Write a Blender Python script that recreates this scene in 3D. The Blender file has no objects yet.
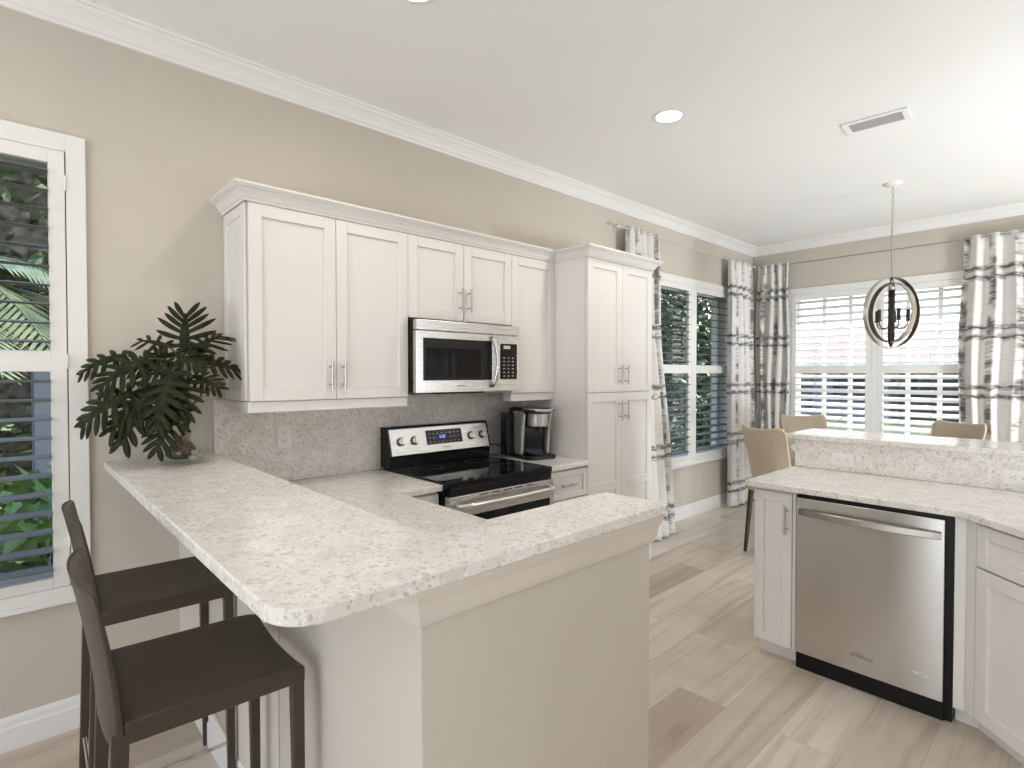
import bpy, bmesh, math, random
from mathutils import Vector, Matrix

S = bpy.context.scene
COL = S.collection
PI = math.pi
R = math.radians

# ------------------------------------------------------------------ camera
cd = bpy.data.cameras.new('camera')
cd.sensor_width = 36.0
cd.lens = 547.47 * 36.0 / 1024.0
cd.clip_start = 0.05
cd.clip_end = 300
cam = bpy.data.objects.new('camera', cd)
COL.objects.link(cam)
cam.location = (2.8886, -0.7882, 1.4683)
cam.rotation_euler = (R(90 - 1.0234), 0, R(47.244))
S.camera = cam

# ------------------------------------------------------------------ sky, sun, exposure
world = bpy.data.worlds.new('sky')
S.world = world
world.use_nodes = True
wn = world.node_tree.nodes
wl = world.node_tree.links
bg = wn['Background']
tc = wn.new('ShaderNodeTexCoord')
sp = wn.new('ShaderNodeSeparateXYZ')
rp = wn.new('ShaderNodeValToRGB')
rp.color_ramp.elements[0].position = 0.0
rp.color_ramp.elements[0].color = (0.95, 0.97, 1.0, 1)
rp.color_ramp.elements[1].position = 0.7
rp.color_ramp.elements[1].color = (0.45, 0.66, 1.0, 1)
wl.new(tc.outputs['Generated'], sp.inputs[0])
wl.new(sp.outputs['Z'], rp.inputs[0])
wl.new(rp.outputs[0], bg.inputs['Color'])
bg.inputs['Strength'].default_value = 3.2

sun = bpy.data.lights.new('sun', 'SUN')
sun.energy = 15.0
sun.angle = R(1.0)
sun.color = (1.0, 0.95, 0.88)
suno = bpy.data.objects.new('sun', sun)
COL.objects.link(suno)
sdir = Vector((0.25, 0.85, 1.45)).normalized()      # towards the sun
suno.rotation_euler = sdir.to_track_quat('Z', 'Y').to_euler()
suno.location = (3, 20, 30)

def area(name, loc, size, power, color, direction, portal=False):
    l = bpy.data.lights.new(name, 'AREA')
    l.shape = 'RECTANGLE'
    l.size, l.size_y = size
    l.energy = power
    l.color = color
    if portal:
        l.cycles.is_portal = True
    o = bpy.data.objects.new(name, l)
    COL.objects.link(o)
    o.location = loc
    o.rotation_euler = (-Vector(direction)).to_track_quat('Z', 'Y').to_euler()
    return o

# unseen fill lamps, added at the door openings to brighten room and ceiling
area('fill_rear_doors', (2.9, -4.4, 1.3), (3.6, 2.3), 4, (0.93, 0.97, 1.0), (0, 1, 0))
area('up_fill_rear_doors', (2.9, -4.3, 0.7), (3.6, 1.2), 130, (0.88, 0.95, 1.0), (0, 0.22, 0.97))
area('fill_side_doors', (5.55, 3.6, 1.25), (1.15, 2.3), 3, (0.93, 0.97, 1.0), (-1, 0, 0))
area('low_fill_side_doors', (5.45, 3.75, 0.6), (1.1, 1.0), 138, (0.90, 0.96, 1.0), (-0.93, 0.14, 0.34))
CAN_POWER = 6.0
CAN_COLOR = (1.0, 0.885, 0.76)

S.view_settings.view_transform = 'Standard'
S.view_settings.look = 'None'
S.view_settings.exposure = 0.0
S.view_settings.gamma = 1.0
S.view_settings.use_curve_mapping = False
try:
    S.cycles.use_denoising = True
    S.cycles.max_bounces = 10
    S.cycles.diffuse_bounces = 6
    S.cycles.glossy_bounces = 4
    S.cycles.transparent_max_bounces = 24
    S.cycles.sample_clamp_indirect = 6.0
    S.cycles.caustics_reflective = False
    S.cycles.caustics_refractive = False
except Exception:
    pass

# ------------------------------------------------------------------ materials
def mat(name, color=(0.8, 0.8, 0.8), rough=0.5, metal=0.0, **kw):
    m = bpy.data.materials.new(name)
    m.use_nodes = True
    b = m.node_tree.nodes['Principled BSDF']
    b.inputs['Base Color'].default_value = (*color, 1)
    b.inputs['Roughness'].default_value = rough
    b.inputs['Metallic'].default_value = metal
    for k, v in kw.items():
        b.inputs[k.replace('_', ' ')].default_value = v
    return m

def nodes(m):
    return m.node_tree.nodes, m.node_tree.links, m.node_tree.nodes['Principled BSDF']

def coords(n, l, scale=(1, 1, 1), rot=(0, 0, 0), out='Object'):
    t = n.new('ShaderNodeTexCoord')
    mp = n.new('ShaderNodeMapping')
    mp.inputs['Scale'].default_value = scale
    mp.inputs['Rotation'].default_value = rot
    l.new(t.outputs[out], mp.inputs[0])
    return mp.outputs[0]

def ramp(n, l, src, stops):
    r = n.new('ShaderNodeValToRGB')
    e = r.color_ramp.elements
    e[0].position, e[0].color = stops[0][0], (*stops[0][1], 1)
    e[1].position, e[1].color = stops[-1][0], (*stops[-1][1], 1)
    for p, c in stops[1:-1]:
        x = e.new(p)
        x.color = (*c, 1)
    l.new(src, r.inputs[0])
    return r.outputs[0]

def noise(n, l, vec, scale, detail=3, rough=0.5, dist=0.0):
    x = n.new('ShaderNodeTexNoise')
    x.inputs['Scale'].default_value = scale
    x.inputs['Detail'].default_value = detail
    x.inputs['Roughness'].default_value = rough
    x.inputs['Distortion'].default_value = dist
    if vec is not None:
        l.new(vec, x.inputs['Vector'])
    return x.outputs[0]

def mixc(n, l, fac, a, b, mode='MIX'):
    x = n.new('ShaderNodeMix')
    x.data_type = 'RGBA'
    x.blend_type = mode
    for sock, v in ((x.inputs[0], fac), (x.inputs[6], a), (x.inputs[7], b)):
        if isinstance(v, (int, float)):
            sock.default_value = v
        elif isinstance(v, tuple):
            sock.default_value = (*v, 1)
        else:
            l.new(v, sock)
    return x.outputs[2]

def math_(n, l, op, a, b=0.0):
    x = n.new('ShaderNodeMath')
    x.operation = op
    for sock, v in ((x.inputs[0], a), (x.inputs[1], b)):
        if isinstance(v, (int, float)):
            sock.default_value = v
        else:
            l.new(v, sock)
    return x.outputs[0]

def bump(n, l, b, h, strength=0.1, dist=0.002):
    x = n.new('ShaderNodeBump')
    x.inputs['Strength'].default_value = strength
    x.inputs['Distance'].default_value = dist
    l.new(h, x.inputs['Height'])
    l.new(x.outputs[0], b.inputs['Normal'])

def painted(name, color, rough, scale=90, strength=0.06):
    m = mat(name, color, rough)
    n, l, b = nodes(m)
    v = coords(n, l)
    c = noise(n, l, v, 1.2, 2)
    l.new(ramp(n, l, c, [(0.3, tuple(x * 0.97 for x in color)), (0.7, color)]), b.inputs['Base Color'])
    bump(n, l, b, noise(n, l, v, scale, 4), strength)
    return m

M = {}
M['wall'] = painted('beige_wall_paint', (0.60, 0.55, 0.485), 0.75)
M['ceiling'] = painted('ceiling_paint', (0.88, 0.88, 0.88), 0.85, 60, 0.12)
M['trim'] = painted('white_trim_paint', (0.86, 0.85, 0.84), 0.42, 40, 0.02)
M['cabinet'] = painted('white_cabinet_lacquer', (0.79, 0.765, 0.74), 0.34, 30, 0.015)
M['panel'] = painted('pale_panel_paint', (0.70, 0.645, 0.58), 0.6, 40, 0.02)
M['shutter'] = painted('white_shutter_paint', (0.84, 0.83, 0.81), 0.38, 30, 0.015)
M['louver_backlit'] = painted('backlit_louver_shade', (0.125, 0.128, 0.12), 0.45, 30, 0.015)  # blades seen against the daylight, their shade put into the colour
M['gap'] = mat('dark_gap', (0.03, 0.03, 0.03), 0.8)

def quartz():
    m = mat('speckled_quartz', (0.8, 0.75, 0.7), 0.16)
    n, l, b = nodes(m)
    v = coords(n, l)
    warp = n.new('ShaderNodeTexNoise')
    warp.inputs['Scale'].default_value = 55
    l.new(v, warp.inputs['Vector'])
    vm = n.new('ShaderNodeVectorMath')
    vm.operation = 'MULTIPLY_ADD'
    vm.inputs[1].default_value = (0.022, 0.022, 0.022)
    l.new(warp.outputs['Color'], vm.inputs[0])
    l.new(v, vm.inputs[2])
    cloud = noise(n, l, v, 14, 5, 0.65)
    base = ramp(n, l, cloud, [(0.36, (0.73, 0.69, 0.65)), (0.52, (0.80, 0.765, 0.73)), (0.68, (0.86, 0.835, 0.81))])
    col = base
    for sc, th, tint, amt in ((48, 0.80, (0.52, 0.48, 0.45), 0.6), (90, 0.78, (0.45, 0.41, 0.375), 0.6), (150, 0.84, (0.35, 0.30, 0.27), 0.6), (80, 0.84, (0.92, 0.91, 0.89), 0.6)):
        vo = n.new('ShaderNodeTexVoronoi')
        vo.inputs['Scale'].default_value = sc
        l.new(vm.outputs[0], vo.inputs['Vector'])
        sx = n.new('ShaderNodeSeparateColor')
        l.new(vo.outputs['Color'], sx.inputs[0])
        pick = math_(n, l, 'GREATER_THAN', sx.outputs[0], th)
        soft = ramp(n, l, vo.outputs['Distance'], [(0.28, (1, 1, 1)), (0.55, (0, 0, 0))])
        f = math_(n, l, 'MULTIPLY', math_(n, l, 'MULTIPLY', pick, soft), amt)
        col = mixc(n, l, f, col, tint)
    l.new(col, b.inputs['Base Color'])
    return m
M['quartz'] = quartz()

def planks():
    m = mat('pale_oak_planks', (0.6, 0.5, 0.4), 0.30)
    n, l, b = nodes(m)
    v = coords(n, l, (1, 1, 1), (0, 0, R(90)))
    br = n.new('ShaderNodeTexBrick')
    br.offset = 0.37
    br.inputs['Scale'].default_value = 1.0
    br.inputs['Brick Width'].default_value = 1.52
    br.inputs['Row Height'].default_value = 0.222
    br.inputs['Mortar Size'].default_value = 0.0012
    br.inputs['Mortar Smooth'].default_value = 0.1
    br.inputs['Bias'].default_value = 0.0
    br.inputs['Color1'].default_value = (0, 0, 0, 1)
    br.inputs['Color2'].default_value = (1, 1, 1, 1)
    br.inputs['Mortar'].default_value = (0.5, 0.5, 0.5, 1)
    l.new(v, br.inputs['Vector'])
    tone = ramp(n, l, br.outputs['Color'], [(0.0, (0.47, 0.39, 0.31)), (0.3, (0.63, 0.555, 0.465)), (0.62, (0.70, 0.63, 0.545)), (1.0, (0.75, 0.69, 0.61))])
    # long grain, shifted from plank to plank
    sh = n.new('ShaderNodeVectorMath')
    sh.operation = 'MULTIPLY_ADD'
    sh.inputs[1].default_value = (7.3, 3.1, 0)
    l.new(br.outputs['Color'], sh.inputs[0])
    l.new(v, sh.inputs[2])
    mp = n.new('ShaderNodeMapping')
    mp.inputs['Scale'].default_value = (0.55, 9.0, 1)
    l.new(sh.outputs[0], mp.inputs[0])
    g1 = noise(n, l, mp.outputs[0], 1.6, 4, 0.55, 0.8)
    gcol = ramp(n, l, g1, [(0.3, (0.80, 0.77, 0.74)), (0.5, (1, 1, 1)), (0.72, (1.06, 1.06, 1.06))])
    mp2 = n.new('ShaderNodeMapping')
    mp2.inputs['Scale'].default_value = (2.5, 90, 1)
    l.new(sh.outputs[0], mp2.inputs[0])
    g2 = noise(n, l, mp2.outputs[0], 1.0, 3, 0.6)
    gcol2 = ramp(n, l, g2, [(0.3, (0.9, 0.89, 0.88)), (0.6, (1, 1, 1))])
    blot = noise(n, l, v, 3.2, 3, 0.6)
    gcol3 = ramp(n, l, blot, [(0.3, (0.92, 0.9, 0.88)), (0.65, (1.03, 1.03, 1.03))])
    c = mixc(n, l, 1.0, tone, gcol, 'MULTIPLY')
    c = mixc(n, l, 1.0, c, gcol2, 'MULTIPLY')
    c = mixc(n, l, 1.0, c, gcol3, 'MULTIPLY')
    c = mixc(n, l, math_(n, l, 'MULTIPLY', br.outputs['Fac'], 0.55), c, (0.25, 0.19, 0.14))
    l.new(c, b.inputs['Base Color'])
    bump(n, l, b, g2, 0.05)
    return m
M['floor'] = planks()

def steel(name, color=(0.60, 0.585, 0.565), rough=0.27, stretch=(2, 2, 160), metal=1.0):
    m = mat(name, color, rough, metal)
    n, l, b = nodes(m)
    v = coords(n, l, stretch)
    g = noise(n, l, v, 3.0, 3)
    l.new(ramp(n, l, g, [(0.3, (rough - 0.02,) * 3), (0.7, (rough + 0.02,) * 3)]), b.inputs['Roughness'])
    return m
M['steel'] = steel('brushed_steel')
M['steel_door'] = steel('brushed_steel_door', (0.62, 0.605, 0.585), 0.24, (140, 140, 2))
_n, _l, _b = nodes(M['steel_door'])
_t = _n.new('ShaderNodeTangent')
_t.direction_type = 'RADIAL'
_t.axis = 'Z'
_l.new(_t.outputs[0], _b.inputs['Tangent'])
_b.inputs['Anisotropic'].default_value = 0.9
_b.inputs['Anisotropic Rotation'].default_value = 0.25
M['nickel'] = steel('brushed_nickel', (0.50, 0.47, 0.43), 0.3)
M['chrome'] = mat('chrome', (0.75, 0.74, 0.72), 0.12, 1.0)
M['black_glass'] = mat('black_glass', (0.004, 0.004, 0.005), 0.05, Specular_IOR_Level=0.32)
M['black'] = mat('black_plastic', (0.006, 0.006, 0.0065), 0.35, Specular_IOR_Level=0.25)
M['black_gloss'] = mat('black_gloss', (0.006, 0.006, 0.007), 0.16, Specular_IOR_Level=0.35)
M['grey_plastic'] = mat('silver_plastic', (0.52, 0.51, 0.49), 0.34, 0.6)
M['white_plastic'] = mat('white_plastic', (0.83, 0.81, 0.78), 0.35)
M['ink'] = mat('grey_print', (0.16, 0.16, 0.17), 0.5)
M['pale_ink'] = mat('pale_print', (0.45, 0.45, 0.46), 0.5)
M['badge'] = mat('badge_silver', (0.8, 0.8, 0.8), 0.25, 0.5)
M['blue_led'] = mat('blue_display_digits', (0.1, 0.1, 0.6), 0.4, Emission_Color=(0.22, 0.25, 1.0, 1), Emission_Strength=2.2)
M['lamp_face'] = mat('lit_lamp_lens', (1, 1, 1), 0.4, Emission_Color=(1.0, 0.95, 0.88, 1), Emission_Strength=6.0)

def leather():
    m = mat('dark_taupe_leather', (0.066, 0.050, 0.036), 0.45, Specular_IOR_Level=0.35)
    n, l, b = nodes(m)
    v = coords(n, l)
    vo = n.new('ShaderNodeTexVoronoi')
    vo.inputs['Scale'].default_value = 420
    l.new(v, vo.inputs['Vector'])
    bump(n, l, b, vo.outputs['Distance'], 0.12, 0.001)
    return m
M['leather'] = leather()

def cloth(name, a, c, scale=350):
    m = mat(name, a, 0.85)
    n, l, b = nodes(m)
    v = coords(n, l)
    g = noise(n, l, v, scale, 2)
    l.new(ramp(n, l, g, [(0.35, a), (0.65, c)]), b.inputs['Base Color'])
    bump(n, l, b, g, 0.15, 0.001)
    return m
M['tan'] = cloth('tan_upholstery', (0.44, 0.365, 0.27), (0.50, 0.425, 0.325))
M['tan_piping'] = mat('tan_piping', (0.62, 0.52, 0.40), 0.7)

def curtain_cloth():
    m = mat('striped_curtain_cloth', (0.8, 0.79, 0.77), 0.9)
    n, l, b = nodes(m)
    v = coords(n, l, out='UV')                 # u along the cloth, v up, in metres
    s = n.new('ShaderNodeSeparateXYZ')
    l.new(v, s.inputs[0])
    u, w = s.outputs[0], s.outputs[1]
    mp = n.new('ShaderNodeMapping')
    mp.inputs['Scale'].default_value = (1.7, 52, 1)
    l.new(v, mp.inputs[0])
    streak = noise(n, l, mp.outputs[0], 1.0, 3, 0.6)
    mp1 = n.new('ShaderNodeMapping')
    mp1.inputs['Scale'].default_value = (0.8, 6.5, 1)
    l.new(v, mp1.inputs[0])
    patch = noise(n, l, mp1.outputs[0], 1.0, 2, 0.5)
    wob = math_(n, l, 'MULTIPLY', math_(n, l, 'SUBTRACT', noise(n, l, v, 2.5, 2), 0.5), 0.06)
    # pairs of thin lines right across the cloth, every 47 cm
    ww = math_(n, l, 'FRACT', math_(n, l, 'DIVIDE', math_(n, l, 'ADD', w, wob), 0.54))
    d1 = math_(n, l, 'ABSOLUTE', math_(n, l, 'SUBTRACT', ww, 0.34))
    d2 = math_(n, l, 'ABSOLUTE', math_(n, l, 'SUBTRACT', ww, 0.50))
    d = math_(n, l, 'MINIMUM', d1, d2)
    line = ramp(n, l, d, [(0.012, (1, 1, 1)), (0.062, (0, 0, 0))])
    line = math_(n, l, 'MULTIPLY', line, ramp(n, l, streak, [(0.36, (0, 0, 0)), (0.52, (1, 1, 1))]))
    # upright columns of dashed smears, every 27 cm
    uu = math_(n, l, 'FRACT', math_(n, l, 'MULTIPLY', u, 0.72))
    du = math_(n, l, 'ABSOLUTE', math_(n, l, 'SUBTRACT', uu, 0.5))
    colm = ramp(n, l, du, [(0.09, (1, 1, 1)), (0.19, (0, 0, 0))])
    dash = ramp(n, l, math_(n, l, 'ADD', math_(n, l, 'MULTIPLY', patch, 0.72), math_(n, l, 'MULTIPLY', streak, 0.32)), [(0.45, (0, 0, 0)), (0.60, (1, 1, 1))])
    smear = math_(n, l, 'MULTIPLY', colm, dash)
    f = math_(n, l, 'MAXIMUM', math_(n, l, 'MULTIPLY', smear, 0.86), math_(n, l, 'MULTIPLY', line, 0.9))
    tint = ramp(n, l, streak, [(0.35, (0.80, 0.785, 0.76)), (0.6, (0.74, 0.72, 0.70))])
    l.new(mixc(n, l, f, tint, (0.060, 0.052, 0.050)), b.inputs['Base Color'])
    return m
M['curtain'] = curtain_cloth()
M['rod'] = mat('grey_bronze_rod', (0.36, 0.34, 0.31), 0.4, 0.5)
M['rod_light'] = mat('pale_rod', (0.70, 0.68, 0.64), 0.35, 0.4)
M['bronze'] = mat('bronze', (0.055, 0.042, 0.034), 0.42, 0.7)
M['champagne'] = mat('champagne_metal', (0.50, 0.47, 0.40), 0.3, 0.9)

def leafm(name, dark, lite, rough=0.38, sc=20, spec=0.4):
    m = mat(name, dark, rough, Specular_IOR_Level=spec)
    n, l, b = nodes(m)
    v = coords(n, l)
    l.new(ramp(n, l, noise(n, l, v, sc, 3), [(0.35, dark), (0.65, lite)]), b.inputs['Base Color'])
    return m
M['leaf'] = leafm('philodendron_leaf', (0.008, 0.013, 0.004), (0.026, 0.030, 0.008), 0.45, 20, 0.16)
M['stemm'] = leafm('green_stalk', (0.04, 0.05, 0.018), (0.07, 0.075, 0.03), 0.5)
M['bark'] = leafm('grey_bark', (0.16, 0.11, 0.08), (0.50, 0.43, 0.37), 0.8, 130)
M['soil'] = leafm('brown_bark_chunks', (0.05, 0.03, 0.018), (0.16, 0.10, 0.06), 0.8, 60)
M['pebble'] = leafm('pale_pebbles', (0.42, 0.37, 0.31), (0.60, 0.55, 0.48), 0.6, 30)
M['hedge'] = leafm('hedge_leaf', (0.012, 0.026, 0.008), (0.050, 0.080, 0.02), 0.5, 6)
M['palm'] = leafm('palm_frond', (0.022, 0.040, 0.013), (0.10, 0.12, 0.045), 0.4, 6)
M['bright_leaf'] = leafm('bright_green_leaf', (0.06, 0.16, 0.015), (0.14, 0.28, 0.03), 0.4, 6)
M['tree_bark'] = leafm('tree_trunk_bark', (0.06, 0.045, 0.035), (0.16, 0.13, 0.10), 0.9, 12)
M['lawn'] = leafm('lawn_grass', (0.02, 0.036, 0.012), (0.04, 0.06, 0.02), 0.9, 3)
M['bounce_patio'] = painted('bounce_pavers', (0.55, 0.50, 0.44), 0.8, 20, 0.1)
M['stucco'] = painted('grey_stucco', (0.36, 0.38, 0.42), 0.9, 30, 0.2)
M['bluegrey'] = painted('blue_grey_stucco', (0.15, 0.18, 0.24), 0.9, 30, 0.2)
M['fascia'] = mat('white_fascia', (0.8, 0.8, 0.8), 0.5)
M['dark_window'] = mat('dark_window_glass', (0.03, 0.035, 0.04), 0.08)

def rooftile():
    m = mat('pink_roof_tile', (0.62, 0.42, 0.36), 0.7)
    n, l, b = nodes(m)
    v = coords(n, l)
    w = n.new('ShaderNodeTexWave')
    w.inputs['Scale'].default_value = 3.2
    w.inputs['Distortion'].default_value = 0.3
    l.new(v, w.inputs['Vector'])
    l.new(ramp(n, l, noise(n, l, v, 4, 3), [(0.3, (0.115, 0.082, 0.077)), (0.7, (0.14, 0.105, 0.10))]), b.inputs['Base Color'])
    bump(n, l, b, w.outputs['Fac'], 0.5, 0.04)
    return m
M['roof'] = rooftile()

def paneglass(name, tint=(0.97, 0.985, 0.98), gloss=1.0, ior=1.45):
    m = bpy.data.materials.new(name)
    m.use_nodes = True
    n, l = m.node_tree.nodes, m.node_tree.links
    for x in list(n):
        n.remove(x)
    o = n.new('ShaderNodeOutputMaterial')
    t = n.new('ShaderNodeBsdfTransparent')
    t.inputs[0].default_value = (*tint, 1)
    g = n.new('ShaderNodeBsdfGlossy')
    g.inputs['Roughness'].default_value = 0.01
    lw = n.new('ShaderNodeLayerWeight')
    lw.inputs['Blend'].default_value = 0.5
    f = n.new('ShaderNodeMath')
    f.operation = 'POWER'
    f.inputs[1].default_value = 4.0
    l.new(lw.outputs['Facing'], f.inputs[0])
    k = n.new('ShaderNodeMath')
    k.operation = 'MULTIPLY_ADD'
    k.inputs[1].default_value = 0.7 * gloss
    k.inputs[2].default_value = 0.04 * gloss
    l.new(f.outputs[0], k.inputs[0])
    mx = n.new('ShaderNodeMixShader')
    l.new(k.outputs[0], mx.inputs[0])
    l.new(t.outputs[0], mx.inputs[1])
    l.new(g.outputs[0], mx.inputs[2])
    l.new(mx.outputs[0], o.inputs[0])
    return m
M['pane'] = paneglass('window_glass')
M['vase_glass'] = paneglass('vase_glass', (0.95, 0.965, 0.955), 0.6, 1.4)
M['tank'] = paneglass('smoked_tank', (0.25, 0.25, 0.27))

# ------------------------------------------------------------------ mesh helpers
BASE = {}            # object name -> (location, rotz) of its root, so parts may be given in world metres

class MB:
    def __init__(self):
        self.v, self.f, self.uv = [], [], []
    def add(self, vs, fs, Mx=None):
        o = len(self.v)
        for p in vs:
            p = Vector(p)
            self.v.append(Mx @ p if Mx is not None else p)
        self.f += [tuple(i + o for i in f) for f in fs]
        return self
    def box(self, x0, x1, y0, y1, z0, z1, Mx=None):
        vs = [(x0, y0, z0), (x1, y0, z0), (x1, y1, z0), (x0, y1, z0), (x0, y0, z1), (x1, y0, z1), (x1, y1, z1), (x0, y1, z1)]
        fs = [(0, 3, 2, 1), (4, 5, 6, 7), (0, 1, 5, 4), (1, 2, 6, 5), (2, 3, 7, 6), (3, 0, 4, 7)]
        return self.add(vs, fs, Mx)
    def prism(self, poly, z0, z1, Mx=None):
        n = len(poly)
        vs = [(x, y, z0) for x, y in poly] + [(x, y, z1) for x, y in poly]
        fs = [tuple(range(n - 1, -1, -1)), tuple(range(n, 2 * n))] + [(i, (i + 1) % n, (i + 1) % n + n, i + n) for i in range(n)]
        return self.add(vs, fs, Mx)
    def tube(self, pts, rad, seg=10, cap=True, closed=False, flat=None):
        pts = [Vector(p) for p in pts]
        n = len(pts)
        rad = rad if isinstance(rad, (list, tuple)) else [rad] * n
        rings, up = [], None
        for i, p in enumerate(pts):
            a = pts[(i - 1) % n] if (closed or i > 0) else p
            b = pts[(i + 1) % n] if (closed or i < n - 1) else p
            t = (b - a).normalized()
            if up is None:
                up = Vector((0, 0, 1)) if abs(t.z) < 0.9 else Vector((1, 0, 0))
            s = t.cross(up)
            if s.length < 1e-6:
                s = t.cross(Vector((0.3, 0.9, 0.1)))
            s.normalize()
            up = s.cross(t).normalized()
            rings.append([p + s * math.cos(2 * PI * k / seg) * rad[i] + up * math.sin(2 * PI * k / seg) * rad[i] for k in range(seg)])
        vs = [q for r in rings for q in r]
        fs = []
        for i in range(n if closed else n - 1):
            j = (i + 1) % n
            for k in range(seg):
                fs.append((i * seg + k, i * seg + (k + 1) % seg, j * seg + (k + 1) % seg, j * seg + k))
        if cap and not closed:
            fs.append(tuple(range(seg - 1, -1, -1)))
            fs.append(tuple((n - 1) * seg + k for k in range(seg)))
        return self.add(vs, fs)
    def taper(self, p0, p1, w0, d0, w1, d1):          # square leg from p0 (w0 x d0) to p1 (w1 x d1)
        vs = []
        for p, w, d in ((p0, w0, d0), (p1, w1, d1)):
            for a, c in ((-1, -1), (1, -1), (1, 1), (-1, 1)):
                vs.append((p[0] + a * w / 2, p[1] + c * d / 2, p[2]))
        return self.add(vs, [(0, 1, 2, 3), (7, 6, 5, 4), (0, 4, 5, 1), (1, 5, 6, 2), (2, 6, 7, 3), (3, 7, 4, 0)])
    def lathe(self, c, prof, seg=32, cap=True):
        c = Vector(c)
        vs, fs = [], []
        for r, z in prof:
            for k in range(seg):
                vs.append(c + Vector((r * math.cos(2 * PI * k / seg), r * math.sin(2 * PI * k / seg), z)))
        for i in range(len(prof) - 1):
            for k in range(seg):
                fs.append((i * seg + k, i * seg + (k + 1) % seg, (i + 1) * seg + (k + 1) % seg, (i + 1) * seg + k))
        if cap:
            fs.append(tuple(range(seg - 1, -1, -1)))
            fs.append(tuple((len(prof) - 1) * seg + k for k in range(seg)))
        return self.add(vs, fs)
    def sweep(self, path, prof, closed=False):
        """profile (out, z) swept along a horizontal path of (x, y); out is to the right-hand side; mitred."""
        n, k = len(path), len(prof)
        vs = []
        for i in range(n):
            p = Vector((*path[i], 0))
            ds = []
            if i > 0 or closed:
                ds.append((Vector((*path[i], 0)) - Vector((*path[i - 1], 0))).normalized())
            if i < n - 1 or closed:
                ds.append((Vector((*path[(i + 1) % n], 0)) - p).normalized())
            ns = [Vector((d.y, -d.x, 0)) for d in ds]
            m = ns[0] if len(ns) == 1 else (ns[0] + ns[1]) / (1 + ns[0].dot(ns[1]))
            for o, z in prof:
                vs.append(p + m * o + Vector((0, 0, z)))
        fs = []
        for i in range(n - 1):
            for j in range(k):
                a, b2 = i * k + j, i * k + (j + 1) % k
                fs.append((a, b2, b2 + k, a + k))
        fs.append(tuple(range(k - 1, -1, -1)))
        fs.append(tuple((n - 1) * k + j for j in range(k)))
        return self.add(vs, fs)
    def build(self, name, m, parent=None, bevel=0, seg=2, smooth=False, local=False, solid=0, sub=0, fix=True):
        me = bpy.data.meshes.new(name)
        vs = self.v
        off = None
        if parent is not None and not local:
            off = BASE[parent.name]
            inv = (Matrix.Translation(off[0]) @ Matrix.Rotation(off[1], 4, 'Z')).inverted()
            vs = [inv @ p for p in vs]
        me.from_pydata([tuple(p) for p in vs], [], self.f)
        if fix:
            bm = bmesh.new()
            bm.from_mesh(me)
            bmesh.ops.recalc_face_normals(bm, faces=bm.faces)
            bm.to_mesh(me)
            bm.free()
        if smooth:
            for p in me.polygons:
                p.use_smooth = True
        me.materials.append(m)
        o = bpy.data.objects.new(name, me)
        COL.objects.link(o)
        if parent is not None:
            o.parent = parent
            BASE[o.name] = BASE.get(parent.name, (Vector((0, 0, 0)), 0))
        else:
            BASE[o.name] = (Vector((0, 0, 0)), 0)
        if solid:
            s = o.modifiers.new('thickness', 'SOLIDIFY')
            s.thickness = solid
            s.offset = 0
        if bevel:
            b = o.modifiers.new('bevel', 'BEVEL')
            b.width = bevel
            b.segments = seg
            b.limit_method = 'ANGLE'
            b.angle_limit = R(40)
        if sub:
            s = o.modifiers.new('smooth', 'SUBSURF')
            s.levels = s.render_levels = sub
        return o

def tag(o, label, cat, group=None, kind=None):
    o['label'] = label
    o['category'] = cat
    if group:
        o['group'] = group
    if kind:
        o['kind'] = kind
    return o

def thing(name, label, cat, loc=(0, 0, 0), rotz=0, group=None):
    o = bpy.data.objects.new(name, None)
    COL.objects.link(o)
    o.location = loc
    o.rotation_euler = (0, 0, rotz)
    o.empty_display_size = 0.1
    BASE[o.name] = (Vector(loc), rotz)
    return tag(o, label, cat, group)

def struct(o, label=None):
    o['kind'] = 'structure'
    if label:
        o['label'] = label
    return o

def structure(name, loc=(0, 0, 0)):
    o = bpy.data.objects.new(name, None)
    COL.objects.link(o)
    o.location = loc
    BASE[o.name] = (Vector(loc), 0)
    o['kind'] = 'structure'
    return o

def dup(root, loc, rotz, label, group=None):
    r = root.copy()
    COL.objects.link(r)
    r.location = loc
    r.rotation_euler = (0, 0, rotz)
    r['label'] = label
    if group:
        r['group'] = group
    for ch in list(root.children):
        c = ch.copy()
        COL.objects.link(c)
        c.parent = r
        for g in list(ch.children):
            d = g.copy()
            COL.objects.link(d)
            d.parent = c
    return r

def frame(origin, u, nrm):                 # local x = width direction, y = depth (into the piece, away from the viewer), z = up
    u, nrm = Vector(u).normalized(), Vector(nrm).normalized()
    m = Matrix.Identity(4)
    for i, a in enumerate((u, -nrm, Vector((0, 0, 1)))):
        for k in range(3):
            m[k][i] = a[k]
    m.translation = Vector(origin)
    return m

def shaker(name, parent, F, w, h, mat_=None, rail=0.057, t=0.02, rec=0.011, mids=()):
    """door or drawer front: F origin = lower left front corner as seen by someone facing it; y goes into the cabinet."""
    b = MB()
    b.box(0, rail, 0, t, 0, h, F).box(w - rail, w, 0, t, 0, h, F)
    zs = [0] + [m for m in mids] + [h]
    b.box(rail, w - rail, 0, t, 0, rail, F).box(rail, w - rail, 0, t, h - rail, h, F)
    for mz in mids:
        b.box(rail, w - rail, 0, t, mz - rail / 2, mz + rail / 2, F)
    b.box(rail - 0.001, w - rail + 0.001, rec, t - 0.002, rail - 0.001, h - rail + 0.001, F)
    return b.build(name, mat_ or M['cabinet'], parent, bevel=0.0018, seg=1)

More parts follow.
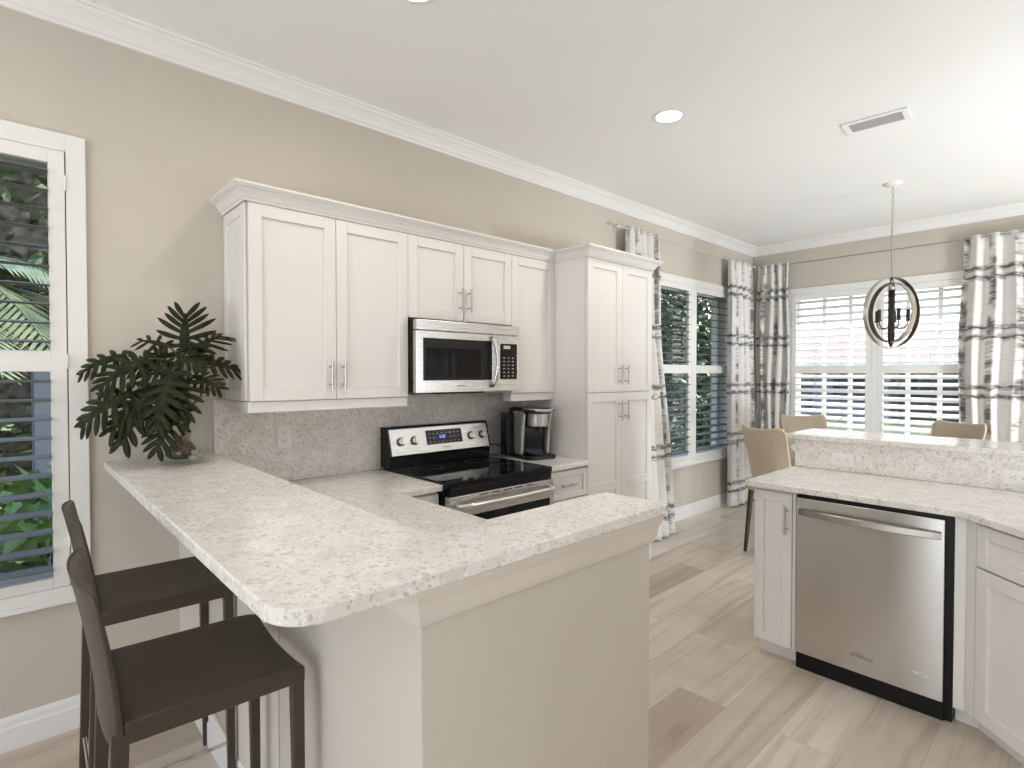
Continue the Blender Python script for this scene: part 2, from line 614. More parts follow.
def pull(parent, F, x, z, length, vertical=True, out=0.032, r=0.0055):
    b = MB()
    if vertical:
        a, c = (x, -out, z - length / 2), (x, -out, z + length / 2)
        posts = [(x, z - length * 0.32), (x, z + length * 0.32)]
    else:
        a, c = (x - length / 2, -out, z), (x + length / 2, -out, z)
        posts = [(x - length * 0.32, z), (x + length * 0.32, z)]
    b.tube([F @ Vector(a), F @ Vector(c)], r, 12)
    for px, pz in posts:
        b.tube([F @ Vector((px, 0.002, pz)), F @ Vector((px, -out, pz))], r * 0.8, 10)
    return b.build('handle', M['nickel'], parent, smooth=False)

def text_mesh(name, body, size, m, parent, Mx, depth=0.0006, shear=0.0):
    cu = bpy.data.curves.new(name, 'FONT')
    cu.body = body
    cu.size = size
    cu.extrude = depth
    cu.align_x = 'CENTER'
    cu.align_y = 'CENTER'
    cu.shear = shear
    tmp = bpy.data.objects.new('text', cu)
    COL.objects.link(tmp)
    dg = bpy.context.evaluated_depsgraph_get()
    me = bpy.data.meshes.new_from_object(tmp.evaluated_get(dg))
    bpy.data.objects.remove(tmp)
    off = BASE[parent.name]
    inv = (Matrix.Translation(off[0]) @ Matrix.Rotation(off[1], 4, 'Z')).inverted()
    me.transform(inv @ Mx)
    me.name = name
    me.materials.clear()
    me.materials.append(m)
    o = bpy.data.objects.new(name, me)
    COL.objects.link(o)
    o.parent = parent
    return o

# ------------------------------------------------------------------ room shell
H = 2.97
X1, YB, YN = 5.6, 5.84, -4.5
SILL, HEAD = 0.60, 2.37

def wall_with_holes(name, axis, a0, a1, t0, t1, holes, m):
    """axis 'y': wall runs along y with x from t0 to t1; axis 'x': runs along x with y from t0 to t1."""
    b = MB()
    def bx(p, q, z0, z1):
        if axis == 'y':
            b.box(t0, t1, p, q, z0, z1)
        else:
            b.box(p, q, t0, t1, z0, z1)
    cur = a0
    for h0, h1, z0, z1 in sorted(holes):
        bx(cur, h0, 0, H)
        if z0 > 0:
            bx(h0, h1, 0, z0)
        bx(h0, h1, z1, H)
        cur = h1
    bx(cur, a1, 0, H)
    return struct(b.build(name, m))

wall_with_holes('wall_left', 'y', YN - 0.2, YB + 0.2, -0.2, 0.0, [(-3.9, -2.4, SILL, HEAD), (-2.03, -0.60, SILL, HEAD), (3.56, 5.20, SILL, HEAD)], M['wall'])
wall_with_holes('wall_back', 'x', 0.0, X1 + 0.2, YB, YB + 0.2, [(0.45, 2.09, SILL, HEAD)], M['wall'])
wall_with_holes('wall_right', 'y', YN - 0.2, YB, X1, X1 + 0.2, [(3.0, 4.25, 0, 2.45)], M['wall'])
wall_with_holes('wall_rear', 'x', 0.0, X1, YN - 0.2, YN, [(1.0, 4.9, 0, 2.45)], M['wall'])
fl = MB()
fl.box(-0.2, X1 + 0.2, YN - 0.2, YB + 0.2, -0.12, 0.0)
struct(fl.build('floor', M['floor']))
ce = MB()
ce.box(-0.35, X1 + 0.35, YN - 0.35, YB + 0.25, H, H + 0.2)
struct(ce.build('ceiling', M['ceiling']))

CROWN = [(0, 0), (0.012, 0), (0.016, 0.012), (0.024, 0.018), (0.034, 0.036), (0.054, 0.058), (0.074, 0.068), (0.080, 0.078), (0.094, 0.080), (0.094, 0.092), (0, 0.092)]
def crown(name, path):
    b = MB()
    b.sweep(path, [(o, z + H - 0.092) for o, z in CROWN])
    return struct(b.build(name, M['trim']))
crown('trim_1', [(0.0, YN), (0.0, YB), (X1, YB)])
BB = [(0, 0), (0.016, 0), (0.016, 0.088), (0.011, 0.096), (0.011, 0.116), (0.005, 0.132), (0, 0.132)]
def base(name, path):
    b = MB()
    b.sweep(path, BB)
    return struct(b.build(name, M['trim'], bevel=0.001, seg=1))
base('baseboard_left', [(0.0, YN), (0.0, -0.207)])
base('baseboard_left.001', [(0.0, 2.73), (0.0, YB), (X1, YB)])

# peninsula half wall with the flared moulding that carries the bar top
pw = MB()
pw.prism([(0.0, -0.205), (2.0, -0.205), (2.0, 0.578), (1.88, 0.578), (1.88, -0.085), (0.0, -0.085)], 0.0, 1.060)
struct(pw.build('wall_peninsula', M['wall'], bevel=0.002, seg=1))
b = MB()
b.box(0.0, 1.243, -0.2105, -0.2052, 0.13, 0.9845)
struct(b.build('trim_4', M['panel'], bevel=0.0015, seg=1))
base('baseboard_peninsula', [(0.0, -0.205), (2.0, -0.205), (2.0, 0.578)])
b = MB()
b.sweep([(0.002, -0.205), (2.0, -0.205), (2.0, 0.578), (1.885, 0.578)], [(0, 0.985), (0.010, 0.985), (0.014, 0.997), (0.020, 1.030), (0.028, 1.050), (0.031, 1.0635), (0, 1.0635)])
struct(b.build('trim_2', M['panel'], bevel=0.001, seg=1))
# island half wall
b = MB()
b.box(1.66, 4.6, 2.733, 2.86, 0.0, 1.079)
struct(b.build('wall_island', M['wall'], bevel=0.002, seg=1))
base('baseboard_island', [(4.6, 2.86), (1.66, 2.86), (1.66, 2.735)])

# ------------------------------------------------------------------ windows and shutters
def window(num, F, w, sash_mullions=()):
    """F: local x along the wall (0..w over the opening), y outwards, origin at the floor on the inner face."""
    root = structure('window_%d' % num)
    b = MB()
    z0, z1 = SILL, HEAD
    # lining and outer aluminium frame
    y0, y1 = 0.10, 0.16
    b.box(0, 0.045, y0, y1, z0, z1, F).box(w - 0.045, w, y0, y1, z0, z1, F)
    b.box(0.045, w - 0.045, y0, y1, z0, z0 + 0.05, F).box(0.045, w - 0.045, y0, y1, z1 - 0.05, z1, F)
    b.box(0.045, w - 0.045, y0, y1, 1.49, 1.55, F)
    for mx in sash_mullions:
        b.box(mx - 0.018, mx + 0.018, y0 + 0.012, y1 - 0.012, z0 + 0.05, z1 - 0.05, F)
    struct(b.build('frame', M['fascia'], root, bevel=0.002, seg=1))
    g = MB()
    g.box(0.04, w - 0.04, 0.128, 0.132, z0 + 0.04, z1 - 0.04, F)
    struct(g.build('pane', M['pane'], root))
    # surround on the wall face, with a sill lip
    s = MB()
    c = 0.064
    s.box(-c, 0.0, -0.022, 0.03, z0 - 0.065, z1 + 0.07, F).box(w, w + c, -0.022, 0.03, z0 - 0.065, z1 + 0.07, F)
    s.box(0, w, -0.022, 0.03, z1 - 0.002, z1 + 0.07, F).box(0, w, -0.022, 0.03, z0 - 0.065, z0 + 0.002, F)
    struct(s.build('surround', M['shutter'], root, bevel=0.002, seg=1))
    s = MB()
    s.box(-c - 0.008, w + c + 0.008, -0.034, -0.0225, z0 - 0.066, z0 - 0.045, F)
    struct(s.build('sill', M['shutter'], root, bevel=0.003, seg=2))
    return root

def shutter(F, x0, x1, tilt, label, group, hinge, lm='shutter'):
    """one hinged shutter panel; louvre rows above and below a middle rail."""
    t = thing('window_shutter', label, 'shutter', F @ Vector(((x0 + x1) / 2, -0.005, SILL)), 0, group)
    st, y0, y1 = 0.052, -0.024, 0.006
    z0, z1 = SILL + 0.004, HEAD - 0.004
    zb, zm0, zm1, zt = 0.647, 1.478, 1.562, 2.312
    b = MB()
    b.box(x0, x0 + st, y0, y1, z0, z1, F).box(x1 - st, x1, y0, y1, z0, z1, F)
    b.box(x0 + st, x1 - st, y0, y1, z0, zb, F).box(x0 + st, x1 - st, y0, y1, zm0, zm1, F).box(x0 + st, x1 - st, y0, y1, zt, z1, F)
    b.build('frame', M['shutter'], t, bevel=0.002, seg=1)
    for nm, a, c in (('lower_louvers', zb, zm0), ('upper_louvers', zm1, zt)):
        k = int(round((c - a) / 0.0765))
        step = (c - a) / k
        b = MB()
        for i in range(k):
            zc = a + step * (i + 0.5)
            prof = [(-0.0445, 0.0), (-0.03, 0.004), (0, 0.0058), (0.03, 0.004), (0.0445, 0.0), (0.03, -0.004), (0, -0.0058), (-0.03, -0.004)]
            ca, sa = math.cos(tilt), math.sin(tilt)
            vs = []
            for xx in (x0 + st + 0.001, x1 - st - 0.001):
                for py, pz in prof:
                    vs.append((xx, -0.009 + py * ca - pz * sa, zc + py * sa + pz * ca))
            n = len(prof)
            fs = [tuple(range(n)), tuple(range(2 * n - 1, n - 1, -1))] + [(j, (j + 1) % n, (j + 1) % n + n, j + n) for j in range(n)]
            b.add(vs, fs, F)
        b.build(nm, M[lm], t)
    hx = x0 if hinge < 0 else x1
    for hz in (0.80, 1.52, 2.24):
        b = MB()
        b.tube([F @ Vector((hx, -0.029, hz - 0.03)), F @ Vector((hx, -0.029, hz + 0.03))], 0.0045, 8)
        b.build('hinge', M['shutter'], t)
    return t

SG = 'white plantation shutters'
F1 = frame((0.0, -2.03, 0), (0, 1, 0), (1, 0, 0))
window(1, F1, 1.43)
shutter(F1, 0.004, 0.713, R(4), 'white plantation shutter panel farther along the window behind the stools', SG, -1, 'louver_backlit')
shutter(F1, 0.717, 1.426, R(4), 'white louvered shutter panel beside the leafy plant and behind the two stools', SG, 1, 'louver_backlit')
window(4, frame((0.0, -3.9, 0), (0, 1, 0), (1, 0, 0)), 1.5)  # unseen window, added so the dishwasher steel reflects a bright band of sky
F2 = frame((0.0, 3.56, 0), (0, 1, 0), (1, 0, 0))
window(2, F2, 1.64)
shutter(F2, 0.004, 0.792, R(7), 'shutter panel nearest the tall pantry, half behind the narrow curtain', SG, -1, 'louver_backlit')
shutter(F2, 0.848, 1.636, R(7), 'shutter panel over bare wall, beside the curtain in the room corner', SG, 1, 'louver_backlit')
b = MB()
b.box(0.794, 0.846, -0.024, 0.03, SILL + 0.002, HEAD - 0.002, F2)
struct(b.build('window_2_mullion', M['shutter'], bevel=0.002, seg=1))
F3 = frame((0.45, YB, 0), (1, 0, 0), (0, -1, 0))
window(3, F3, 1.64, (0.30, 0.56, 1.08, 1.34))
shutter(F3, 0.004, 0.792, R(27), 'bright shutter panel left of the pendant cage in the dining window', SG, -1)
shutter(F3, 0.848, 1.636, R(27), 'bright shutter panel behind the pendant cage in the dining window', SG, 1)
b = MB()
b.box(0.794, 0.846, -0.024, 0.03, SILL + 0.002, HEAD - 0.002, F3)
struct(b.build('window_3_mullion', M['shutter'], bevel=0.002, seg=1))

# ------------------------------------------------------------------ curtains and rods
def curtain(name, a, c, ztop, zbot, folds, label, group, spread=lambda t: 0.0, wide=lambda t: 1.0, depth=0.038, seed=1, u0=0.0):
    """a, c: (x, y) of the two top corners; spread(t): push into the room at t=0 top .. 1 bottom."""
    A, C = Vector((*a, 0)), Vector((*c, 0))
    d = C - A
    L = d.length
    d.normalize()
    nrm = Vector((-d.y, d.x, 0))
    rnd = random.Random(seed)
    ph = [rnd.uniform(-0.5, 0.5) for _ in range(6)]
    NU, NV = folds * 14, 46
    vs, uvs = [], []
    clothlen = folds
    for j in range(NV + 1):
        t = j / NV
        z = ztop + (zbot - ztop) * t
        pinch = min(1.0, 0.55 + t * 3.0)
        for i in range(NU + 1):
            s = i / NU
            x = (s - 0.5) * L * wide(t) + 0.5 * L + 0.012 * math.sin(9 * t + ph[0] * 6 + s * 5)
            a_ = 2 * PI * folds * s + ph[1] + 0.5 * math.sin(2.2 * t + ph[2] * 5 + 3 * s)
            off = depth * pinch * (math.sin(a_) + 0.22 * math.sin(2 * a_ + ph[3] * 4)) + spread(t) * (1 + 0.3 * math.sin(3 * s + ph[4]))
            p = A + d * x + nrm * off
            vs.append((p.x, p.y, z + 0.004 * math.sin(a_)))
            uvs.append((u0 + s * clothlen, z))
    fs = []
    for j in range(NV):
        for i in range(NU):
            k = j * (NU + 1) + i
            fs.append((k, k + 1, k + NU + 2, k + NU + 1))
    bb = MB()
    bb.add(vs, fs)
    o = bb.build(name, M['curtain'], smooth=True, solid=0.003, fix=False)
    uvl = o.data.uv_layers.new(name='cloth')
    for lp in o.data.loops:
        uvl.data[lp.index].uv = uvs[lp.vertex_index]
    return tag(o, label, 'curtain', group)

CG = 'off-white curtains with dark brush marks'
curtain('curtain', (0.10, 3.60), (0.10, 3.12), 2.735, 0.02, 5, 'narrow striped curtain between the tall pantry and the side window', CG,
        spread=lambda t: 0.17 * max(0.0, t - 0.35) ** 1.0, wide=lambda t: 1.0 + 0.42 * t, seed=3, u0=0.2)
curtain('curtain', (0.10, 5.56), (0.10, 5.00), 2.735, 0.02, 4, 'striped curtain on the side wall, left one of the corner pair', CG,
        spread=lambda t: 0.03 * t, wide=lambda t: 1.0 + 0.10 * t, seed=8, u0=0.45)
curtain('curtain', (0.46, 5.74), (0.10, 5.74), 2.735, 0.02, 4, 'striped curtain on the window wall, right one of the corner pair', CG,
        spread=lambda t: 0.02 * t, wide=lambda t: 1.0 + 0.06 * t, seed=5, u0=0.3)
curtain('curtain', (2.66, 5.74), (1.98, 5.74), 2.735, 0.02, 5, 'wide striped curtain right of the dining window, above the raised counter', CG,
        spread=lambda t: 0.02 * t, wide=lambda t: 1.0 + 0.06 * t, seed=11, u0=0.02)
curtain('curtain', (5.48, 4.22), (5.48, 4.95), 2.735, 0.02, 5, 'striped curtain by the side doors, seen only as a reflection', CG, seed=12)

def rod(p, q, m, label, wall_dir):
    t = thing('curtain_rod', label, 'curtain rod', (p[0], p[1], p[2]), 0, 'curtain rods')
    b = MB()
    b.tube([p, q], 0.0065, 12)
    b.build('pole', m, t)
    for e, o2 in ((p, q), (q, p)):
        d = (Vector(e) - Vector(o2)).normalized()
        b = MB()
        b.tube([Vector(e) + d * s for s in (-0.002, 0.006, 0.016, 0.03, 0.036)], [0.009, 0.013, 0.017, 0.013, 0.004], 12)
        b.build('finial', m, t, smooth=True)
        b = MB()
        w = Vector(wall_dir)
        pos = Vector(e) - d * 0.07
        b.tube([pos, pos + w * 0.0995], 0.006, 8)
        b.tube([pos + w * 0.092, pos + w * 0.0995], 0.020, 14)
        b.build('bracket', m, t)
    return t
rod((0.10, 3.02, 2.715), (0.10, 5.62, 2.715), M['rod_light'], 'pale curtain rod along the side wall above the dark window', (-1, 0, 0))
rod((0.17, 5.74, 2.715), (2.76, 5.74, 2.715), M['rod'], 'thin dark curtain rod above the bright dining window', (0, 1, 0))

# ------------------------------------------------------------------ upper cabinets
ZT, ZD, ZR = 2.228, 1.346, 1.295
CB = 'white shaker wall cabinets'
def upper(name_label, y0, y1, zbot, splits, handles, rail, side=False):
    t = thing('wall_cabinet', name_label, 'cabinet', (0.0, (y0 + y1) / 2, zbot), 0, CB)
    b = MB()
    b.box(0.002, 0.311, y0 + 0.0005, y1 - 0.0005, zbot, ZT + 0.005)
    b.build('body', M['cabinet'], t, bevel=0.0015, seg=1)
    if side:
        Fs = frame((0.004, y0 - 0.012, zbot + 0.002), (1, 0, 0), (0, -1, 0))
        shaker('end_panel', t, Fs, 0.309, ZT - zbot - 0.004, rail=0.05, t=0.0115, rec=0.006)
    if rail:
        b = MB()
        b.box(0.25, 0.322, y0 + 0.0005 - (0.004 if side else 0), y1 - 0.0005, ZR, ZD - 0.001)
        if side:
            b.box(0.004, 0.25, y0 - 0.004, y0 + 0.02, ZR, ZD - 0.001)
        b.build('light_rail', M['cabinet'], t, bevel=0.002, seg=1)
    edges = [y0] + splits + [y1]
    for i in range(len(edges) - 1):
        a, c = edges[i] + 0.0016, edges[i + 1] - 0.0016
        Fd = frame((0.333, a, zbot + 0.001), (0, 1, 0), (1, 0, 0))
        d = shaker('door', t, Fd, c - a, ZT - zbot - 0.003)
        pull(d, frame((0.333, 0, 0), (0, 1, 0), (1, 0, 0)), handles[i][0], handles[i][1], 0.135)
    return t
upper('wide white wall cabinet with two tall doors, left of the microwave', 0.0, 0.812, ZD, [0.404], [(0.370, 1.462), (0.436, 1.462)], True, True)
upper('short white double wall cabinet directly above the microwave', 0.812, 1.574, 1.776, [1.190], [(1.158, 1.898), (1.222, 1.898)], False)
upper('narrow white wall cabinet with one door, above the coffee maker', 1.574, 1.976, ZD, [], [(1.600, 1.460)], True)

def pantry():
    y0, y1 = 1.977, 2.719
    t = thing('pantry_cabinet', 'tall white pantry cabinet reaching the floor beside the curtain', 'cabinet', (0, (y0 + y1) / 2, 0))
    b = MB()
    b.box(0.002, 0.599, y0, y1, 0.09, ZT + 0.005).box(0.002, 0.54, y0 + 0.002, y1 - 0.002, 0.0, 0.09)
    b.build('body', M['cabinet'], t, bevel=0.0015, seg=1)
    F = frame((0.62, 0, 0), (0, 1, 0), (1, 0, 0))
    ym = 2.349
    for a, c, hy in ((y0 + 0.002, ym - 0.0016, 2.312), (ym + 0.0016, y1 - 0.002, 2.384)):
        d = shaker('door', t, frame((0.62, a, 1.348), (0, 1, 0), (1, 0, 0)), c - a, ZT - 1.350)
        pull(d, F, hy, 1.465, 0.135)
        d = shaker('door', t, frame((0.62, a, 0.095), (0, 1, 0), (1, 0, 0)), c - a, 1.344 - 0.095, mids=(0.615,), rail=0.06)
        pull(d, F, hy, 1.222, 0.135)
    return t
pantry()
b = MB()
b.sweep([(0.001, -0.0125), (0.334, -0.0125), (0.334, 1.9765), (0.621, 1.9765), (0.621, 2.7195), (0.001, 2.7195)],
        [(0, ZT), (0.006, ZT), (0.010, ZT + 0.010), (0.016, ZT + 0.014), (0.022, ZT + 0.028), (0.034, ZT + 0.044), (0.048, ZT + 0.050), (0.052, ZT + 0.056), (0.058, ZT + 0.058), (0.058, ZT + 0.068), (-0.02, ZT + 0.068), (-0.02, ZT + 0.006), (0, ZT + 0.006)])
tag(b.build('cabinet_crown', M['cabinet'], bevel=0.0008, seg=1), 'stepped white crown moulding running along the tops of the wall cabinets', 'moulding')

# ------------------------------------------------------------------ range wall: backsplash, base cabinets, counters
b = MB()
b.box(0.001, 0.020, -0.062, 1.976, 0.9145, 1.3445)
tag(b.build('backsplash', M['quartz'], bevel=0.001, seg=1), 'speckled grey quartz backsplash on the wall behind the range', 'backsplash')

CT0, CT1 = 0.884, 0.914
b = MB()
b.prism([(0.021, -0.083), (1.877, -0.083), (1.877, 0.556), (0.65, 0.556), (0.65, 0.811), (0.021, 0.811)], CT0, CT1)
tag(b.build('countertop', M['quartz'], bevel=0.003), 'lower quartz countertop in the corner left of the range', 'countertop')
b = MB()
b.prism([(0.021, 1.577), (0.65, 1.577), (0.65, 1.976), (0.021, 1.976)], CT0, CT1)
tag(b.build('countertop', M['quartz'], bevel=0.003), 'short quartz countertop under the coffee maker, beside the pantry', 'countertop')

t = thing('base_cabinet', 'white corner base cabinet left of the range, mostly hidden by the bar', 'cabinet', (0.3, 0.46, 0))
b = MB()
b.prism([(0.002, -0.083), (1.877, -0.083), (1.877, 0.520), (0.60, 0.520), (0.60, 0.811), (0.002, 0.811)], 0.10, CT0 - 0.0005)
b.prism([(0.002, -0.083), (1.877, -0.083), (1.877, 0.46), (0.54, 0.46), (0.54, 0.80), (0.002, 0.80)], 0.0, 0.10)
b.build('body', M['cabinet'], t)
d = shaker('door', t, frame((0.62, 0.575, 0.105), (0, 1, 0), (1, 0, 0)), 0.232, 0.575)
pull(d, frame((0.62, 0, 0), (0, 1, 0), (1, 0, 0)), 0.77, 0.60, 0.135)
d = shaker('drawer', t, frame((0.62, 0.575, 0.695), (0, 1, 0), (1, 0, 0)), 0.232, 0.17, rail=0.04)
pull(d, frame((0.62, 0, 0), (0, 1, 0), (1, 0, 0)), 0.69, 0.76, 0.10, False)

t = thing('base_cabinet', 'narrow white base cabinet with a drawer, between range and pantry', 'cabinet', (0.3, 1.777, 0))
b = MB()
b.box(0.002, 0.599, 1.578, 1.976, 0.10, CT0 - 0.0005).box(0.002, 0.54, 1.58, 1.974, 0.0, 0.10)
b.build('body', M['cabinet'], t)
F = frame((0.62, 0, 0), (0, 1, 0), (1, 0, 0))
d = shaker('drawer', t, frame((0.62, 1.600, 0.690), (0, 1, 0), (1, 0, 0)), 0.372, 0.176, rail=0.036)
pull(d, F, 1.772, 0.778, 0.135, False)
d = shaker('door', t, frame((0.62, 1.600, 0.105), (0, 1, 0), (1, 0, 0)), 0.372, 0.578)
pull(d, F, 1.64, 0.60, 0.135)

# bar top of the peninsula: one L-shaped slab with a rounded outer corner
def arc(cx, cy, r, a0, a1, n=10):
    return [(cx + r * math.cos(R(a0 + (a1 - a0) * i / n)), cy + r * math.sin(R(a0 + (a1 - a0) * i / n))) for i in range(n + 1)]
BX, BY, rr = 2.038, -0.486, 0.085
poly = [(0.001, BY)] + arc(BX - rr, BY + rr, rr, -90, 0) + arc(BX - 0.012, 0.612 - 0.012, 0.012, 0, 90, 4) + [(1.811, 0.612), (1.811, -0.064), (0.001, -0.064)]
b = MB()
b.prism(poly, 1.064, 1.094)
tag(b.build('bar_counter', M['quartz'], bevel=0.004, seg=3), 'long raised quartz bar top of the peninsula, in front of the stools', 'countertop')

# ------------------------------------------------------------------ wall outlets
def outlet(F, label, tall=True, group='white wall outlets'):
    """plate centred at the frame origin on the wall face."""
    o = F.translation
    t = thing('wall_outlet', label, 'outlet', tuple(o), 0, group)
    w, h = (0.072, 0.116) if tall else (0.116, 0.072)
    b = MB()
    b.box(-w / 2, w / 2, -0.006, 0.0, -h / 2, h / 2, F)
    b.build('plate', M['white_plastic'], t, bevel=0.0025)
    for s in (-1, 1):
        b = MB()
        cx, cz = (0, s * 0.021) if tall else (s * 0.021, 0)
        b.box(cx - 0.0165, cx + 0.0165, -0.0085, -0.005, cz - 0.0165, cz + 0.0165, F)
        rc = b.build('socket', M['white_plastic'], t, bevel=0.004)
        b = MB()
        for a, c, wa, ha in ((-0.006, 0.004, 0.0025, 0.009), (0.006, 0.004, 0.0025, 0.008), (0, -0.008, 0.005, 0.005)):
            if not tall:
                a, c, wa, ha = c, a, ha, wa
            b.box(cx + a - wa / 2, cx + a + wa / 2, -0.0089, -0.008, cz + c - ha / 2, cz + c + ha / 2, F)
        b.build('slot', M['ink'], rc)
    return t
outlet(frame((0.0205, 0.262, 1.145), (0, 1, 0), (1, 0, 0)), 'upright white outlet on the backsplash left of the range')
outlet(frame((1.884, 2.7105, 0.982), (1, 0, 0), (0, -1, 0)), 'sideways white outlet on the island backsplash above the dishwasher', False)
outlet(frame((2.625, 2.7105, 0.980), (1, 0, 0), (0, -1, 0)), 'sideways white outlet on the island backsplash at the photo edge', False)

# ------------------------------------------------------------------ microwave
def microwave():
    y0, y1, z0, z1, xf = 0.815, 1.571, 1.363, 1.764, 0.405
    t = thing('microwave', 'stainless steel microwave oven mounted over the range', 'microwave', (0.2, 1.19, z0))
    b = MB()
    b.box(0.022, 0.372, y0, y1, z0 + 0.004, z1)
    b.build('body', M['black'], t, bevel=0.002)
    F = frame((xf, y0, z0), (0, 1, 0), (1, 0, 0))
    w, h = y1 - y0, z1 - z0
    b = MB()
    b.box(0, w, 0.002, 0.032, h - 0.057, h, F)
    b.build('vent_panel', M['steel'], t, bevel=0.003)
    dw = 0.578
    b = MB()          # door as a frame of four bars around the glass
    b.box(0, 0.045, 0, 0.032, 0.004, h - 0.060, F).box(dw - 0.045, dw, 0, 0.032, 0.004, h - 0.060, F)
    b.box(0.045, dw - 0.045, 0, 0.032, 0.004, 0.072, F).box(0.045, dw - 0.045, 0, 0.032, h - 0.100, h - 0.060, F)
    d = b.build('door', M['steel'], t, bevel=0.002, seg=1)
    b = MB()
    b.box(0.045, dw - 0.045, 0.001, 0.03, 0.072, h - 0.100, F)
    b.build('window', M['black'], d)
    b = MB()
    b.box(0.066, dw - 0.135, -0.0004, 0.002, 0.090, h - 0.152, F)
    b.build('glass', M['black_glass'], d)
    pts = []
    for i in range(13):
        s = i / 12
        pts.append(F @ Vector((dw - 0.052 + 0.012 * math.sin(PI * s), -0.008 - 0.038 * math.sin(PI * s) ** 0.7, 0.030 + s * (h - 0.10))))
    b = MB()
    b.tube(pts, [0.010] + [0.0125] * 11 + [0.010], 14)
    b.build('handle', M['steel'], d, smooth=True)
    text_mesh('lettering', 'SAMSUNG', 0.014, M['ink'], d, F @ Matrix.Translation((0.30, -0.0006, 0.038)) @ Matrix.Rotation(R(90), 4, 'X'))
    b = MB()
    b.box(dw + 0.003, w, 0.0, 0.032, 0.004, h - 0.060, F)
    p = b.build('control_panel', M['steel'], t, bevel=0.002, seg=1)
    b = MB()
    b.box(dw + 0.018, w - 0.022, -0.001, 0.002, 0.075, h - 0.110, F)
    g = b.build('keypad', M['black_glass'], p)
    b = MB()
    for r_ in range(6):
        for c in range(3):
            kx, kz = dw + 0.042 + c * 0.036, 0.092 + r_ * 0.022
            b.box(kx, kx + 0.014, -0.0016, -0.001, kz, kz + 0.005, F)
    b.build('key_lettering', M['pale_ink'], p)
    b = MB()
    b.box(dw + 0.045, dw + 0.10, -0.0016, -0.001, h - 0.142, h - 0.122, F)
    b.build('display', M['grey_plastic'], p)
    b = MB()
    b.box(0.05, 0.36, y0 + 0.16, y1 - 0.25, z0 - 0.006, z0 + 0.004)
    b.build('grease_filter', M['black'], t)
    return t
microwave()

